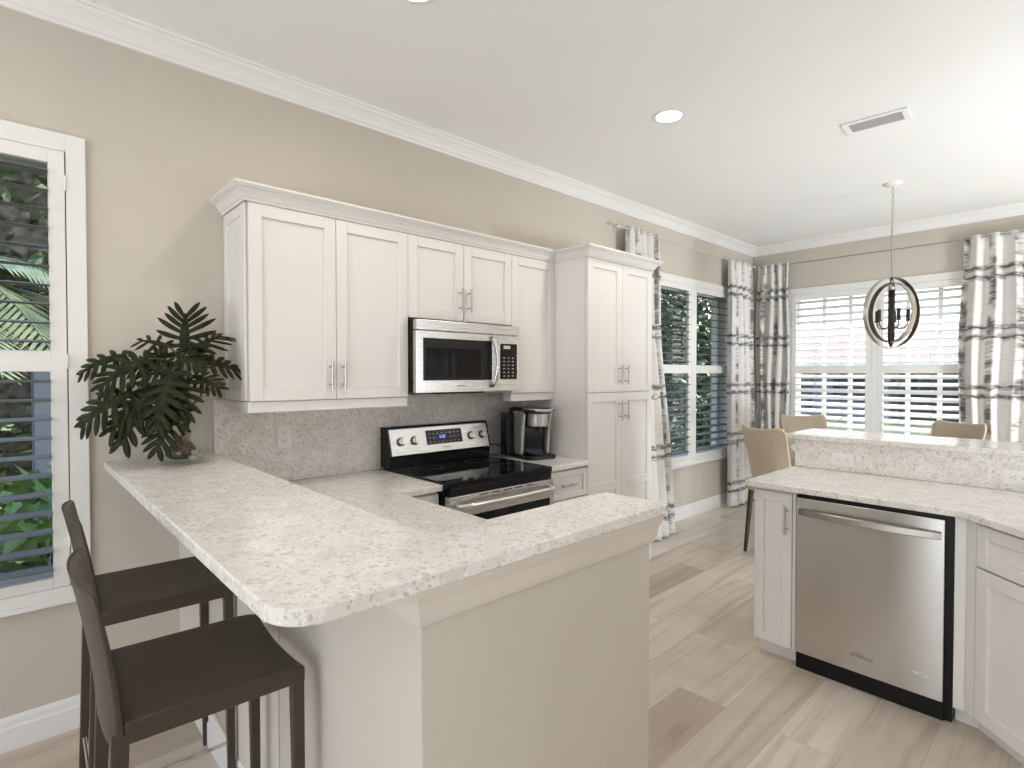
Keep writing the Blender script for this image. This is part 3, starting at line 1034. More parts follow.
# ------------------------------------------------------------------ range
def stove():
    y0, y1 = 0.8145, 1.5735
    t = thing('range', 'black and steel freestanding electric range between the counters', 'range', (0.35, 1.194, 0))
    b = MB()
    b.box(0.03, 0.655, y0 + 0.002, y1 - 0.002, 0.0, 0.894)
    b.build('body', M['black'], t, bevel=0.002)
    b = MB()
    b.box(0.05, 0.685, y0, y1, 0.894, 0.925)
    c = b.build('cooktop', M['black_glass'], t, bevel=0.005, seg=3)
    bp_ = mat('burner_print', (0.10, 0.10, 0.10), 0.4)
    for cx, cy, r_ in ((0.22, 1.02, 0.085), (0.22, 1.38, 0.075), (0.50, 1.02, 0.075), (0.50, 1.38, 0.105)):
        n, vs, fs = 40, [], []
        for k in range(n):
            a = 2 * PI * k / n
            vs += [(cx + r_ * math.cos(a), cy + r_ * math.sin(a), 0.9254), (cx + (r_ - 0.003) * math.cos(a), cy + (r_ - 0.003) * math.sin(a), 0.9254)]
            fs.append((2 * k, 2 * k + 1, (2 * k + 3) % (2 * n), (2 * k + 2) % (2 * n)))
        b = MB()
        b.add(vs, fs)
        b.build('burner_ring', bp_, c)
    # backguard: black housing with a leaning steel fascia
    b = MB()
    sec = [(0.022, 0.9255), (0.115, 0.9255), (0.118, 0.985), (0.130, 0.992), (0.085, 1.152), (0.078, 1.160), (0.022, 1.160)]
    n = len(sec)
    b.add([(x, y0, z) for x, z in sec] + [(x, y1, z) for x, z in sec], [tuple(range(n)), tuple(range(2 * n - 1, n - 1, -1))] + [(i, (i + 1) % n, (i + 1) % n + n, i + n) for i in range(n)])
    g = b.build('backguard', M['black_gloss'], t, bevel=0.003)
    # leaning frame on the fascia
    lo, hi = Vector((0.1312, 0, 0.994)), Vector((0.0868, 0, 1.150))
    v = (hi - lo)
    hh = v.length
    v.normalize()
    nrm = Vector((v.z, 0, -v.x))
    Fm = Matrix.Identity(4)
    for k in range(3):
        Fm[k][0] = (0, 1, 0)[k]
        Fm[k][1] = -nrm[k]
        Fm[k][2] = v[k]
    Fm.translation = Vector((lo.x, y0, lo.z))
    w = y1 - y0
    b = MB()
    b.box(0.016, w - 0.016, -0.002, 0.002, 0.002, hh - 0.004, Fm)
    f = b.build('fascia', M['steel'], g, bevel=0.0015, seg=1)
    b = MB()
    b.box(0.262, 0.530, -0.004, -0.001, 0.048, hh - 0.026, Fm)
    b.build('display', M['black_glass'], g)
    b = MB()
    for i in range(3):
        for j in range(8):
            if 2 <= j <= 4 and i == 1:
                continue
            kx, kz = 0.278 + j * 0.031, 0.060 + i * 0.026
            b.box(kx, kx + 0.013, -0.0046, -0.004, kz, kz + 0.004, Fm)
    b.build('key_lettering', M['pale_ink'], g)
    text_mesh('clock_digits', '2:30', 0.026, M['blue_led'], g, Fm @ Matrix.Translation((0.378, -0.0047, 0.092)) @ Matrix.Rotation(R(90), 4, 'X'))
    text_mesh('lettering', 'Whirlpool', 0.014, M['ink'], g, Fm @ Matrix.Translation((0.395, -0.0026, 0.026)) @ Matrix.Rotation(R(90), 4, 'X'), 0.0003)
    for ky in (0.085, 0.178, 0.606, 0.698):
        zc = 0.082
        b = MB()
        b.tube([Fm @ Vector((ky, -0.002, zc)), Fm @ Vector((ky, -0.008, zc))], 0.026, 24)
        k = b.build('knob', M['black_gloss'], g)
        b = MB()
        b.tube([Fm @ Vector((ky, -0.008, zc)), Fm @ Vector((ky, -0.022, zc))], [0.0235, 0.021], 24)
        b.box(ky - 0.006, ky + 0.006, -0.030, -0.020, zc - 0.020, zc + 0.020, Fm)
        b.build('grip', M['steel'], k, bevel=0.001, seg=1)
        b = MB()
        for a in range(-140, 150, 40):
            p, q = 0.030, 0.034
            b.box(ky + p * math.sin(R(a)) - 0.0012, ky + p * math.sin(R(a)) + 0.0012, -0.0026, -0.0015, zc + p * math.cos(R(a)) - 0.0025, zc + p * math.cos(R(a)) + 0.0025, Fm)
        b.build('dial_marks', M['ink'], k)
    # oven door, handle, drawer
    F = frame((0.70, y0, 0), (0, 1, 0), (1, 0, 0))
    b = MB()
    b.box(0.012, w - 0.012, 0.012, 0.046, 0.856, 0.893, F)
    b.build('vent_trim', M['black'], t, bevel=0.001, seg=1)
    b = MB()
    b.box(0.004, w - 0.004, 0.0, 0.044, 0.748, 0.855, F)
    b.box(0.004, 0.035, 0.0, 0.044, 0.235, 0.748, F).box(w - 0.035, w - 0.004, 0.0, 0.044, 0.235, 0.748, F).box(0.035, w - 0.035, 0.0, 0.044, 0.235, 0.300, F)
    d = b.build('oven_door', M['steel'], t, bevel=0.003, seg=2)
    b = MB()
    b.box(0.035, w - 0.035, 0.002, 0.04, 0.300, 0.748, F)
    b.build('window', M['black_glass'], d)
    b = MB()
    pts = [F @ Vector((0.035, -0.004, 0.812)), F @ Vector((0.040, -0.036, 0.812))]
    for i in range(11):
        s = i / 10
        pts.append(F @ Vector((0.055 + s * (w - 0.11), -0.046 - 0.014 * math.sin(PI * s), 0.812)))
    pts += [F @ Vector((w - 0.040, -0.036, 0.812)), F @ Vector((w - 0.035, -0.004, 0.812))]
    b.tube(pts, 0.0125, 12)
    b.build('handle', M['chrome'], d, smooth=True)
    b = MB()
    for i in range(5):
        b.box(0.19 + i * 0.085, 0.25 + i * 0.085, -0.0008, 0.002, 0.842, 0.848, F)
    b.build('vent_slots', M['gap'], d)
    b = MB()
    b.box(0.004, w - 0.004, 0.0, 0.044, 0.06, 0.228, F)
    b.build('storage_drawer', M['steel'], t, bevel=0.003)
    return t
stove()

# ------------------------------------------------------------------ coffee maker with its cord
def coffee_maker():
    cx, cy, z, sc_ = 0.265, 1.805, CT1 + 0.0008, 1.09
    t = thing('coffee_maker', 'black and silver single-cup coffee maker on the counter by the pantry', 'coffee maker', (cx, cy, z), R(-14))
    t.scale = (sc_, sc_, sc_)
    # local metres, front towards +x
    def rr_(x0, x1, y0, y1, r, n=5):
        return arc(x1 - r, y0 + r, r, -90, 0, n) + arc(x1 - r, y1 - r, r, 0, 90, n) + arc(x0 + r, y1 - r, r, 90, 180, n) + arc(x0 + r, y0 + r, r, 180, 270, n)
    b = MB()
    b.prism(rr_(-0.13, 0.155, -0.105, 0.105, 0.04), 0.0, 0.022)
    b.prism(rr_(0.035, 0.165, -0.062, 0.062, 0.045), 0.022, 0.036)
    b.build('base', M['black_gloss'], t, local=True, bevel=0.004, seg=3)
    b = MB()
    b.prism(rr_(-0.13, 0.045, -0.092, 0.092, 0.03), 0.022, 0.285)
    b.build('body', M['black_gloss'], t, local=True, bevel=0.006, seg=3)
    for s in (-1, 1):
        b = MB()
        pr = [(-0.02, 0.024), (0.062, 0.024), (0.074, 0.16), (0.092, 0.268), (0.07, 0.283), (-0.04, 0.283)]
        y_0, y_1 = sorted((s * 0.082, s * 0.102))
        n = len(pr)
        b.add([(x, y_0, zz) for x, zz in pr] + [(x, y_1, zz) for x, zz in pr], [tuple(range(n)), tuple(range(2 * n - 1, n - 1, -1))] + [(i, (i + 1) % n, (i + 1) % n + n, i + n) for i in range(n)])
        b.build('side_panel', M['grey_plastic'], t, local=True, bevel=0.006, seg=3)
    b = MB()
    b.prism(rr_(0.03, 0.150, -0.060, 0.060, 0.05), 0.195, 0.275)
    b.build('brew_head', M['grey_plastic'], t, local=True, bevel=0.006, seg=3)
    b = MB()
    b.tube([(0.098, 0, 0.196), (0.098, 0, 0.175)], [0.022, 0.014], 16)
    b.build('spout', M['black'], t, local=True)
    b = MB()
    b.prism(rr_(-0.14, 0.168, -0.100, 0.100, 0.06), 0.284, 0.298)
    b.prism(rr_(-0.12, 0.150, -0.085, 0.085, 0.06), 0.298, 0.306)
    l_ = b.build('lid', M['black_gloss'], t, local=True, bevel=0.006, seg=3)
    b = MB()
    pts = [(0.06, -0.088, 0.292), (0.13, -0.080, 0.296), (0.172, -0.045, 0.294), (0.182, 0.0, 0.292), (0.172, 0.045, 0.294), (0.13, 0.080, 0.296), (0.06, 0.088, 0.292)]
    b.tube(pts, 0.009, 10)
    b.build('lift_handle', M['grey_plastic'], l_, local=True, smooth=True)
    b = MB()
    b.prism(rr_(-0.125, -0.015, -0.150, -0.096, 0.02), 0.012, 0.27)
    b.build('water_tank', M['black_gloss'], t, local=True, bevel=0.004, seg=2)
    inv = (Matrix.Translation((cx, cy, z)) @ Matrix.Rotation(R(-14), 4, 'Z') @ Matrix.Scale(sc_, 4)).inverted()
    pts = [(0.10, 1.70, 0.975), (0.055, 1.66, 0.99), (0.04, 1.61, 0.97), (0.05, 1.60, 0.935), (0.09, 1.635, 0.921), (0.10, 1.70, 0.920), (0.06, 1.74, 0.921)]
    cu = []
    for i in range(len(pts) - 1):
        p0, p1, p2, p3 = (Vector(pts[max(0, min(len(pts) - 1, k))]) for k in (i - 1, i, i + 1, i + 2))
        for k in range(6):
            s = k / 6
            cu.append(0.5 * ((2 * p1) + (p2 - p0) * s + (2 * p0 - 5 * p1 + 4 * p2 - p3) * s * s + (3 * p1 - p0 - 3 * p2 + p3) * s ** 3))
    b = MB()
    b.tube([inv @ p for p in cu], 0.0035, 8)
    b.build('power_cord', M['black'], t, local=True, smooth=True)
    return t
coffee_maker()

# ------------------------------------------------------------------ bar stools
def bar_stool(name, x0, x1, label, group):
    """x0..x1: the seat along the bar; the seat faces +y (towards the bar)."""
    w = x1 - x0
    cx = (x0 + x1) / 2
    t = thing(name, label, 'bar stool', (cx, -0.423, 0), R(-2.0), group)
    hw = w / 2
    # seat: padded slab, front edge dips between the corners
    b = MB()
    NU, NV = 16, 14
    yb, yf = -0.192, 0.178
    top, bot = [], []
    for j in range(NV + 1):
        for i in range(NU + 1):
            u, v = i / NU, j / NV
            x = (u - 0.5) * w
            y = yb + (yf - yb) * v
            e = max(0.0, (v - 0.86) / 0.14)
            dip = 0.010 * (1 - (2 * u - 1) ** 2) * (0.3 + 0.7 * v)
            z = 0.757 - dip - 0.010 * e * e
            y += 0.006 * (1 - (2 * u - 1) ** 2) * -e
            top.append((x, y, z))
            bot.append((x, y, 0.708 - 0.010 * (1 - (2 * u - 1) ** 2)))
    n = NU + 1
    fs = []
    for j in range(NV):
        for i in range(NU):
            k = j * n + i
            fs.append((k, k + 1, k + n + 1, k + n))
    N = len(top)
    fs += [tuple(i + N for i in reversed(f)) for f in fs]
    rim = [i for i in range(n)] + [j * n + NU for j in range(1, NV + 1)] + [NV * n + i for i in range(NU - 1, -1, -1)] + [j * n for j in range(NV - 1, 0, -1)]
    for a in range(len(rim)):
        p, q = rim[a], rim[(a + 1) % len(rim)]
        fs.append((p, p + N, q + N, q))
    b.add(top + bot, fs)
    b.build('seat', M['leather'], t, local=True, bevel=0.006, seg=3, smooth=True)
    # backrest: curved padded sheet, leaning back, hollow towards the sitter
    b = MB()
    NU, NV = 18, 16
    ft, bk = [], []
    for j in range(NV + 1):
        v = j / NV
        z = 0.705 + v * 0.325
        lean = -0.197 - 0.040 * v ** 1.7
        ww = w + 0.012 * math.sin(PI * v)
        for i in range(NU + 1):
            u = i / NU
            cc = 1 - (2 * u - 1) ** 2
            x = (u - 0.5) * ww
            sag = 0.024 * cc * (0.35 + 0.65 * v)
            zz = z + (0.012 * cc if j == NV else 0.012 * cc * v)
            th = 0.017 + 0.012 * (1 - v) + 0.006 * cc
            edge = 0.45 + 0.55 * min(1, cc * 3.2)
            ft.append((x, lean - sag + th * edge * 0.5, zz))
            bk.append((x, lean - sag - th * edge * 0.5, zz))
    n = NU + 1
    fs = []
    for j in range(NV):
        for i in range(NU):
            k = j * n + i
            fs.append((k, k + 1, k + n + 1, k + n))
    N = len(ft)
    fs += [tuple(i + N for i in reversed(f)) for f in fs]
    rim = [i for i in range(n)] + [j * n + NU for j in range(1, NV + 1)] + [NV * n + i for i in range(NU - 1, -1, -1)] + [j * n for j in range(NV - 1, 0, -1)]
    for a in range(len(rim)):
        p, q = rim[a], rim[(a + 1) % len(rim)]
        fs.append((p, p + N, q + N, q))
    b.add(ft + bk, fs)
    br = b.build('backrest', M['leather'], t, local=True, bevel=0.003, seg=2, smooth=True)
    b = MB()
    pts = []
    for i in range(NU + 1):
        p, q = Vector(ft[NV * n + i]), Vector(bk[NV * n + i])
        pts.append(q + Vector((0, 0.002, 0.001)))
    b.tube(pts, 0.0022, 8)
    b.build('seam', M['leather'], br, local=True, smooth=True)
    legs = []
    for sx in (-1, 1):
        a, c = (sx * (hw - 0.013), 0.160, 0.735), (sx * (hw - 0.013) + sx * 0.004, 0.166, 0.0)
        b = MB()
        b.taper(a, c, 0.028, 0.030, 0.021, 0.021)
        b.build('leg', M['leather'], t, local=True, bevel=0.003)
        d, e = (sx * (hw - 0.013), -0.196, 0.735), (sx * (hw - 0.013) + sx * 0.004, -0.222, 0.0)
        b = MB()
        b.taper(d, e, 0.028, 0.032, 0.021, 0.021)
        b.build('leg', M['leather'], t, local=True, bevel=0.003)
        legs.append((a, c, d, e))
    def at(p, q, z):
        s = (z - p[2]) / (q[2] - p[2])
        return Vector(p) + (Vector(q) - Vector(p)) * s
    for a, c, d, e in legs:
        b = MB()
        b.tube([at(a, c, 0.20), at(d, e, 0.20)], 0.006, 10)
        b.build('side_rail', M['chrome'], t, local=True)
    b = MB()
    b.tube([at(legs[0][0], legs[0][1], 0.205), at(legs[1][0], legs[1][1], 0.205)], 0.006, 10)
    b.build('footrest', M['chrome'], t, local=True)
    b = MB()
    b.tube([at(legs[0][2], legs[0][3], 0.205), at(legs[1][2], legs[1][3], 0.205)], 0.006, 10)
    b.build('rear_rail', M['chrome'], t, local=True)
    return t
st = bar_stool('bar_stool', 1.160, 1.550, 'dark brown leather bar stool nearest the rounded corner of the bar', 'leather bar stools')
dup(st, (0.668, -0.392, 0), R(-1.5), 'dark brown leather bar stool nearer the shuttered window, behind the other', 'leather bar stools')

# ------------------------------------------------------------------ potted plant in a glass vase
def leaf_mesh(B, T, up, L, wide, droop, nl, rnd):
    """deeply cut leaf: blade along a drooping midrib with finger lobes on both sides."""
    B, T = Vector(B), Vector(T)
    ln = (T - B).length
    mid = (B + T) / 2 + up * droop * ln
    def P(t):
        return B * (1 - t) ** 2 + mid * 2 * t * (1 - t) + T * t * t
    def D(t):
        return ((mid - B) * (1 - t) + (T - mid) * t).normalized()
    b = MB()
    def strip(pts, widths, nn, side_of):
        vs, fs = [], []
        for j, (c, w_) in enumerate(zip(pts, widths)):
            sd = side_of(j)
            vs += [c - sd * w_ - nn * w_ * 0.2, c, c + sd * w_ - nn * w_ * 0.2]
            if j:
                k = 3 * j
                fs += [(k - 3, k - 2, k + 1, k), (k - 2, k - 1, k + 2, k + 1)]
        b.add(vs, fs)
    NS = 14
    s0 = D(0.5).cross(up).normalized()
    n0 = s0.cross(D(0.5))
    strip([P(i / NS * 0.9) for i in range(NS + 1)], [ln * (0.03 + 0.115 * math.sin(PI * min(1.0, (i / NS) * 0.8 + 0.12)) ** 0.8) * (1.0 - 0.45 * i / NS) for i in range(NS + 1)], n0,
          lambda j: D(j / NS).cross(up).normalized())
    lw = 0.044 * ln + 0.0046
    for i in range(nl):
        t = 0.05 + 0.82 * i / (nl - 1)
        d = D(t)
        s = d.cross(up).normalized()
        nn = s.cross(d)
        Ll = 1.12 * wide * ln * (0.55 + 0.45 * math.sin(PI * (0.15 + 0.75 * (1 - t)))) * (1.0 - 0.35 * t) * rnd.uniform(0.88, 1.1)
        ang = R(-22 + 78 * (i / (nl - 1)) ** 0.8 + rnd.uniform(-5, 5))
        for sd in (-1, 1):
            dr = s * sd * math.cos(ang) + d * math.sin(ang)
            side = dr.cross(nn).normalized()
            K = 8
            pts, ws = [], []
            for j in range(K + 1):
                r_ = j / K
                pts.append(P(t) + dr * Ll * r_ - nn * (0.22 * Ll * r_ * r_) + d * 0.14 * Ll * r_ * r_)
                ws.append(lw * (0.55 + 0.6 * r_) if r_ < 0.55 else lw * 0.88 * max(0.02, math.cos((r_ - 0.55) / 0.45 * PI / 2)) ** 0.5)
            strip(pts, ws, nn, lambda j: side)
    d = D(1.0)
    s = d.cross(up).normalized()
    K = 8
    strip([P(0.86) + (T - P(0.86)) * (j / K) for j in range(K + 1)], [lw * (0.7 + 0.4 * j / K) if j < 5 else lw * max(0.05, math.cos((j - 4) / 4 * PI / 2)) ** 0.7 for j in range(K + 1)], n0, lambda j: s)
    return b

VX, VY, VZ = 0.252, -0.236, 1.0945
pl = thing('potted_plant', 'dark green split-leaf plant in a clear glass vase on the bar end', 'plant', (VX, VY, VZ))
b = MB()
b.lathe((VX, VY, VZ), [(0.0, 0.0), (0.088, 0.0), (0.093, 0.003), (0.094, 0.160), (0.0925, 0.162), (0.090, 0.160), (0.089, 0.012), (0.0, 0.010)], 48, cap=False)
b.build('vase', M['vase_glass'], pl, smooth=True)
rnd = random.Random(7)
for i in range(22):
    a, q = rnd.uniform(0, 2 * PI), 0.066 * math.sqrt(rnd.random())
    px, py = VX + q * math.cos(a), VY + q * math.sin(a)
    pz = VZ + 0.012 + 0.014 + (0.018 if i > 12 else 0)
    rx = rnd.uniform(0.014, 0.021)
    b = MB()
    b.lathe((px, py, pz), [(rx * math.cos(R(k)), 0.6 * rx * math.sin(R(k))) for k in (-80, -50, -20, 10, 40, 65, 85)], 9)
    b.build('pebble' if i % 3 else 'bark_chunk', M['pebble'] if i % 3 else M['soil'], pl, smooth=True)
b = MB()
b.lathe((VX - 0.01, VY - 0.01, VZ + 0.02), [(0.045, 0.0), (0.060, 0.015), (0.050, 0.045), (0.030, 0.075), (0.016, 0.092)], 14)
b.build('root_ball', M['soil'], pl, smooth=True)
tr = [(VX, VY + 0.0, VZ + 0.09), (VX - 0.004, VY + 0.010, VZ + 0.17), (VX - 0.010, VY + 0.012, VZ + 0.26), (VX - 0.005, VY + 0.010, VZ + 0.34), (VX + 0.0, VY - 0.002, VZ + 0.42)]
b = MB()
b.tube(tr, [0.020, 0.015, 0.016, 0.014, 0.010], 12)
b.build('trunk', M['bark'], pl, smooth=True)
LEAVES = [
 ((0.24, -0.232, 1.560), (0.22, -0.222, 1.730), 0.72, 0.05, 6), ((0.22, -0.198, 1.573), (0.16, -0.065, 1.645), 0.62, 0.12, 5),
 ((0.24, -0.190, 1.53), (0.22, 0.010, 1.478), 0.42, 0.18, 6), ((0.28, -0.205, 1.463), (0.34, -0.118, 1.405), 0.55, 0.15, 5),
 ((0.22, -0.294, 1.591), (0.16, -0.378, 1.607), 0.70, 0.15, 3), ((0.16, -0.425, 1.544), (0.10, -0.575, 1.465), 0.42, 0.25, 5),
 ((0.26, -0.365, 1.530), (0.20, -0.525, 1.405), 0.55, 0.22, 6), ((0.28, -0.423, 1.398), (0.22, -0.585, 1.262), 0.48, 0.22, 6),
 ((0.30, -0.359, 1.426), (0.34, -0.470, 1.195), 0.40, 0.12, 6), ((0.36, -0.300, 1.478), (0.42, -0.370, 1.245), 0.34, 0.10, 6),
 ((0.36, -0.290, 1.333), (0.40, -0.365, 1.165), 0.50, 0.12, 6), ((0.32, -0.278, 1.494), (0.30, -0.392, 1.454), 0.62, 0.15, 5),
 ((0.25, -0.330, 1.500), (0.20, -0.455, 1.490), 0.55, 0.2, 6), ((0.32, -0.330, 1.400), (0.30, -0.500, 1.245), 0.45, 0.16, 6), ((0.34, -0.250, 1.440), (0.40, -0.300, 1.270), 0.5, 0.12, 6), ((0.22, -0.23, 1.52), (0.20, -0.15, 1.58), 0.6, 0.15, 5),
 ((0.30, -0.274, 1.550), (0.36, -0.195, 1.500), 0.60, 0.15, 5), ((0.22, -0.255, 1.480), (0.18, -0.330, 1.560), 0.60, 0.1, 5)]
crownp = Vector(tr[-1])
view = Vector((0.86, -0.50, 0.28)).normalized()
for bx_, tp, wd, dr, nl in LEAVES:
    upv = (view * rnd.uniform(0.65, 1.0) + Vector((0, 0, 0.55))).normalized()
    lb = leaf_mesh(bx_, tp, upv, 0, wd, dr, nl + 1, rnd)
    lb.build('leaf', M['leaf'], pl, solid=0.0012, smooth=True, fix=False)
    p0 = crownp + Vector((0, 0, rnd.uniform(-0.10, 0.0)))
    p2 = Vector(bx_)
    p1 = (p0 + p2) / 2 + Vector((0.0, 0, 0.03))
    b = MB()
    b.tube([p0 * (1 - s) ** 2 + p1 * 2 * s * (1 - s) + p2 * s * s for s in (0, 0.2, 0.4, 0.6, 0.8, 1.0)], [0.005, 0.0045, 0.004, 0.004, 0.0035, 0.003], 8)
    b.build('stalk', M['stemm'], pl, smooth=True)
b = MB()
pts = [(0.26, -0.28, 1.30), (0.28, -0.225, 1.325), (0.27, -0.18, 1.37), (0.25, -0.165, 1.405), (0.24, -0.13, 1.40), (0.23, -0.10, 1.398)]
b.tube(pts, [0.0045, 0.004, 0.004, 0.0035, 0.003, 0.002], 8)
b.build('stalk', M['stemm'], pl, smooth=True)

# ------------------------------------------------------------------ island: cabinets, dishwasher, counters
YD = 2.100          # plane of the door fronts
Fi = frame((0, YD, 0), (1, 0, 0), (0, -1, 0))
ZK = 0.075
t = thing('base_cabinet', 'slim white island cabinet with one door, left of the dishwasher', 'cabinet', (1.75, 2.4, 0))
b = MB()
b.box(1.645, 1.852, YD + 0.021, 2.710, ZK, CT0 - 0.0005).box(1.650, 1.852, YD + 0.060, 2.708, 0.0, ZK)
b.build('body', M['cabinet'], t, bevel=0.0012, seg=1)
d = shaker('door', t, frame((1.648, YD, ZK + 0.004), (1, 0, 0), (0, -1, 0)), 0.186, 0.866 - ZK - 0.004, rail=0.048)
pull(d, Fi, 1.812, 0.734, 0.14)
b = MB()
b.box(1.8375, 1.8515, YD + 0.004, YD + 0.0209, ZK, 0.868)
b.build('filler_strip', M['cabinet'], t)

def dishwasher():
    x0, x1 = 1.8545, 2.474
    t = thing('dishwasher', 'stainless steel dishwasher with black surround built into the island', 'dishwasher', (2.164, 2.4, 0))
    b = MB()
    b.box(x0, x1, YD + 0.012, 2.66, 0.03, 0.8775).box(x0 + 0.003, x1 - 0.003, YD + 0.022, 2.6, 0.0, 0.03)
    b.build('body', M['black'], t)
    b = MB()
    b.box(x0 + 0.004, x1 - 0.028, YD - 0.014, YD + 0.0115, ZK + 0.012, 0.858)
    d = b.build('door', M['steel_door'], t, bevel=0.003, seg=2)
    # bowed strap handle
    hx0, hx1, zc, hh = x0 + 0.018, x1 - 0.040, 0.790, 0.034
    vs, fs, n = [], [], 25
    for i in range(n):
        s = i / (n - 1)
        x = hx0 + (hx1 - hx0) * s
        bow = 0.030 * math.sin(PI * s) ** 0.8
        yo = YD - 0.0145 - bow
        for yy, zz in ((yo - 0.012, -hh / 2 + 0.004), (yo - 0.012, hh / 2 - 0.004), (yo - 0.006, hh / 2), (yo, hh / 2), (yo, -hh / 2), (yo - 0.006, -hh / 2)):
            vs.append((x, yy, zc + zz))
    for i in range(n - 1):
        for k in range(6):
            fs.append((i * 6 + k, i * 6 + (k + 1) % 6, (i + 1) * 6 + (k + 1) % 6, (i + 1) * 6 + k))
    fs += [tuple(range(6)), tuple(range(6 * n - 1, 6 * n - 7, -1))]
    b = MB()
    b.add(vs, fs)
    b.build('handle', M['nickel'], d, smooth=False)
    Fd = Matrix.Translation((0, YD - 0.0145, 0)) @ Matrix.Rotation(R(90), 4, 'X')
    text_mesh('lettering', 'Whirlpool', 0.020, M['ink'], d, Matrix.Translation((2.150, 0, 0.166)) @ Fd, shear=0.25)
    b = MB()
    vs, fs = [], []
    for i in range(25):                                   # the swirl drawn round the name
        a = R(-60 + 300 * i / 24)
        for w_ in (1.0, 0.90 if i not in (0, 24) else 1.0):
            vs.append((2.126 + 0.024 * w_ * math.cos(a), YD - 0.0152, 0.168 + 0.012 * w_ * math.sin(a)))
    fs = [(2 * i, 2 * i + 1, 2 * i + 3, 2 * i + 2) for i in range(24)]
    b.add(vs, fs)
    b.build('emblem', M['ink'], d, solid=0.0008)
    b = MB()
    y_ = YD - 0.0155
    bm_ = [(2.338, 0.180), (2.352, 0.184), (2.385, 0.178), (2.402, 0.170), (2.388, 0.166), (2.356, 0.170)]
    b.add([(x, YD - 0.0141, z) for x, z in bm_] + [(x, y_, z) for x, z in bm_], [tuple(range(6)), tuple(range(11, 5, -1))] + [(i, (i + 1) % 6, (i + 1) % 6 + 6, i + 6) for i in range(6)])
    bd = b.build('badge', M['badge'], d)
    b = MB()
    b.box(2.362, 2.380, y_ - 0.0004, y_, 0.1725, 0.1765)
    b.build('badge_mark', M['ink'], bd)
    b = MB()
    b.box(x0 + 0.003, x1 - 0.028, YD + 0.003, YD + 0.0119, 0.004, ZK + 0.006)
    b.build('kick_plate', M['black'], t)
    return t
dishwasher()

# angled corner cabinet
P0 = Vector((2.512, YD, 0))
U = Vector((math.cos(R(-45)), math.sin(R(-45)), 0))
Nn = Vector((math.sin(R(-45)), -math.cos(R(-45)), 0))
Fa = frame(P0, U, Nn)
t = thing('base_cabinet', 'white angled corner cabinet with drawer over door, right of the dishwasher', 'cabinet', (2.75, 2.3, 0))
b = MB()
LA = 1.10
Q1 = P0 + U * LA
inn = -Nn
off = inn * 0.021
fp = [(2.4765, YD + 0.004), (P0.x, YD + 0.004), ((P0 + off).x, (P0 + off).y), ((Q1 + off).x, (Q1 + off).y), (Q1.x + 0.5, Q1.y + 0.5), (Q1.x + 0.5, 2.709), (2.4765, 2.709)]
b.prism(fp, ZK, CT0 - 0.0005)
off2 = inn * 0.06
b.prism([(2.4765, YD + 0.062), ((P0 + off2).x - 0.0, (P0 + off2).y + 0.012), ((Q1 + off2).x, (Q1 + off2).y), (Q1.x + 0.45, Q1.y + 0.5), (Q1.x + 0.45, 2.70), (2.4765, 2.70)], 0.0, ZK)
b.build('body', M['cabinet'], t)
b = MB()
b.box(0.002, 0.048, 0.003, 0.021, ZK + 0.001, 0.8815, Fa)
b.build('filler_strip', M['cabinet'], t)
d = shaker('drawer', t, Fa @ Matrix.Translation((0.052, 0, 0.700)), 0.86, 0.166, rail=0.05)
pull(d, Fa, 0.482, 0.785, 0.14, False)
d = shaker('door', t, Fa @ Matrix.Translation((0.052, 0, ZK + 0.004)), 0.50, 0.692 - ZK - 0.004)
pull(d, Fa, 0.50, 0.60, 0.14)
d = shaker('door', t, Fa @ Matrix.Translation((0.555, 0, ZK + 0.004)), 0.50, 0.866 - ZK - 0.004)
pull(d, Fa, 0.60, 0.60, 0.14)

b = MB()
e = Nn * 0.045
c0, c1 = P0 + e, Q1 + e
poly = [(1.616, 2.055)] + [(2.478, 2.055), (2.500, 2.050)] + [(2.530, 2.030), (c1.x, c1.y)] + [(c1.x + 0.6, c1.y + 0.6), (c1.x + 0.6, 2.712), (1.616, 2.712)]
b.prism(poly, CT0, CT1)
tag(b.build('countertop', M['quartz'], bevel=0.004, seg=3), 'quartz countertop over the dishwasher, bending at the island corner', 'countertop')
b = MB()
b.box(1.625, 4.6, 2.7115, 2.732, CT1 + 0.0005, 1.079)
tag(b.build('backsplash', M['quartz'], bevel=0.001, seg=1), 'low speckled quartz backsplash on the island behind the dishwasher', 'backsplash')
b = MB()
b.box(1.578, 4.62, 2.690, 3.150, 1.0795, 1.1095)
tag(b.build('bar_counter', M['quartz'], bevel=0.004, seg=3), 'raised quartz bar top on the island below the dining window', 'countertop')

# ------------------------------------------------------------------ dining table and chairs
TC = (1.72, 4.32)
t = thing('dining_table', 'round stone-topped table under the pendant, glimpsed between two tan chairs', 'table', (TC[0], TC[1], 0))
b = MB()
b.lathe((*TC, 0.0), [(0.0, 0.836), (0.655, 0.836), (0.672, 0.842), (0.675, 0.852), (0.670, 0.860), (0.0, 0.860)], 64, cap=False)
b.build('tabletop', M['quartz'], t)
b = MB()
b.lathe((*TC, 0.0), [(0.30, 0.0), (0.30, 0.02), (0.10, 0.05), (0.06, 0.12), (0.055, 0.6), (0.09, 0.78), (0.22, 0.8355)], 32)
b.build('pedestal', M['bronze'], t, smooth=True)

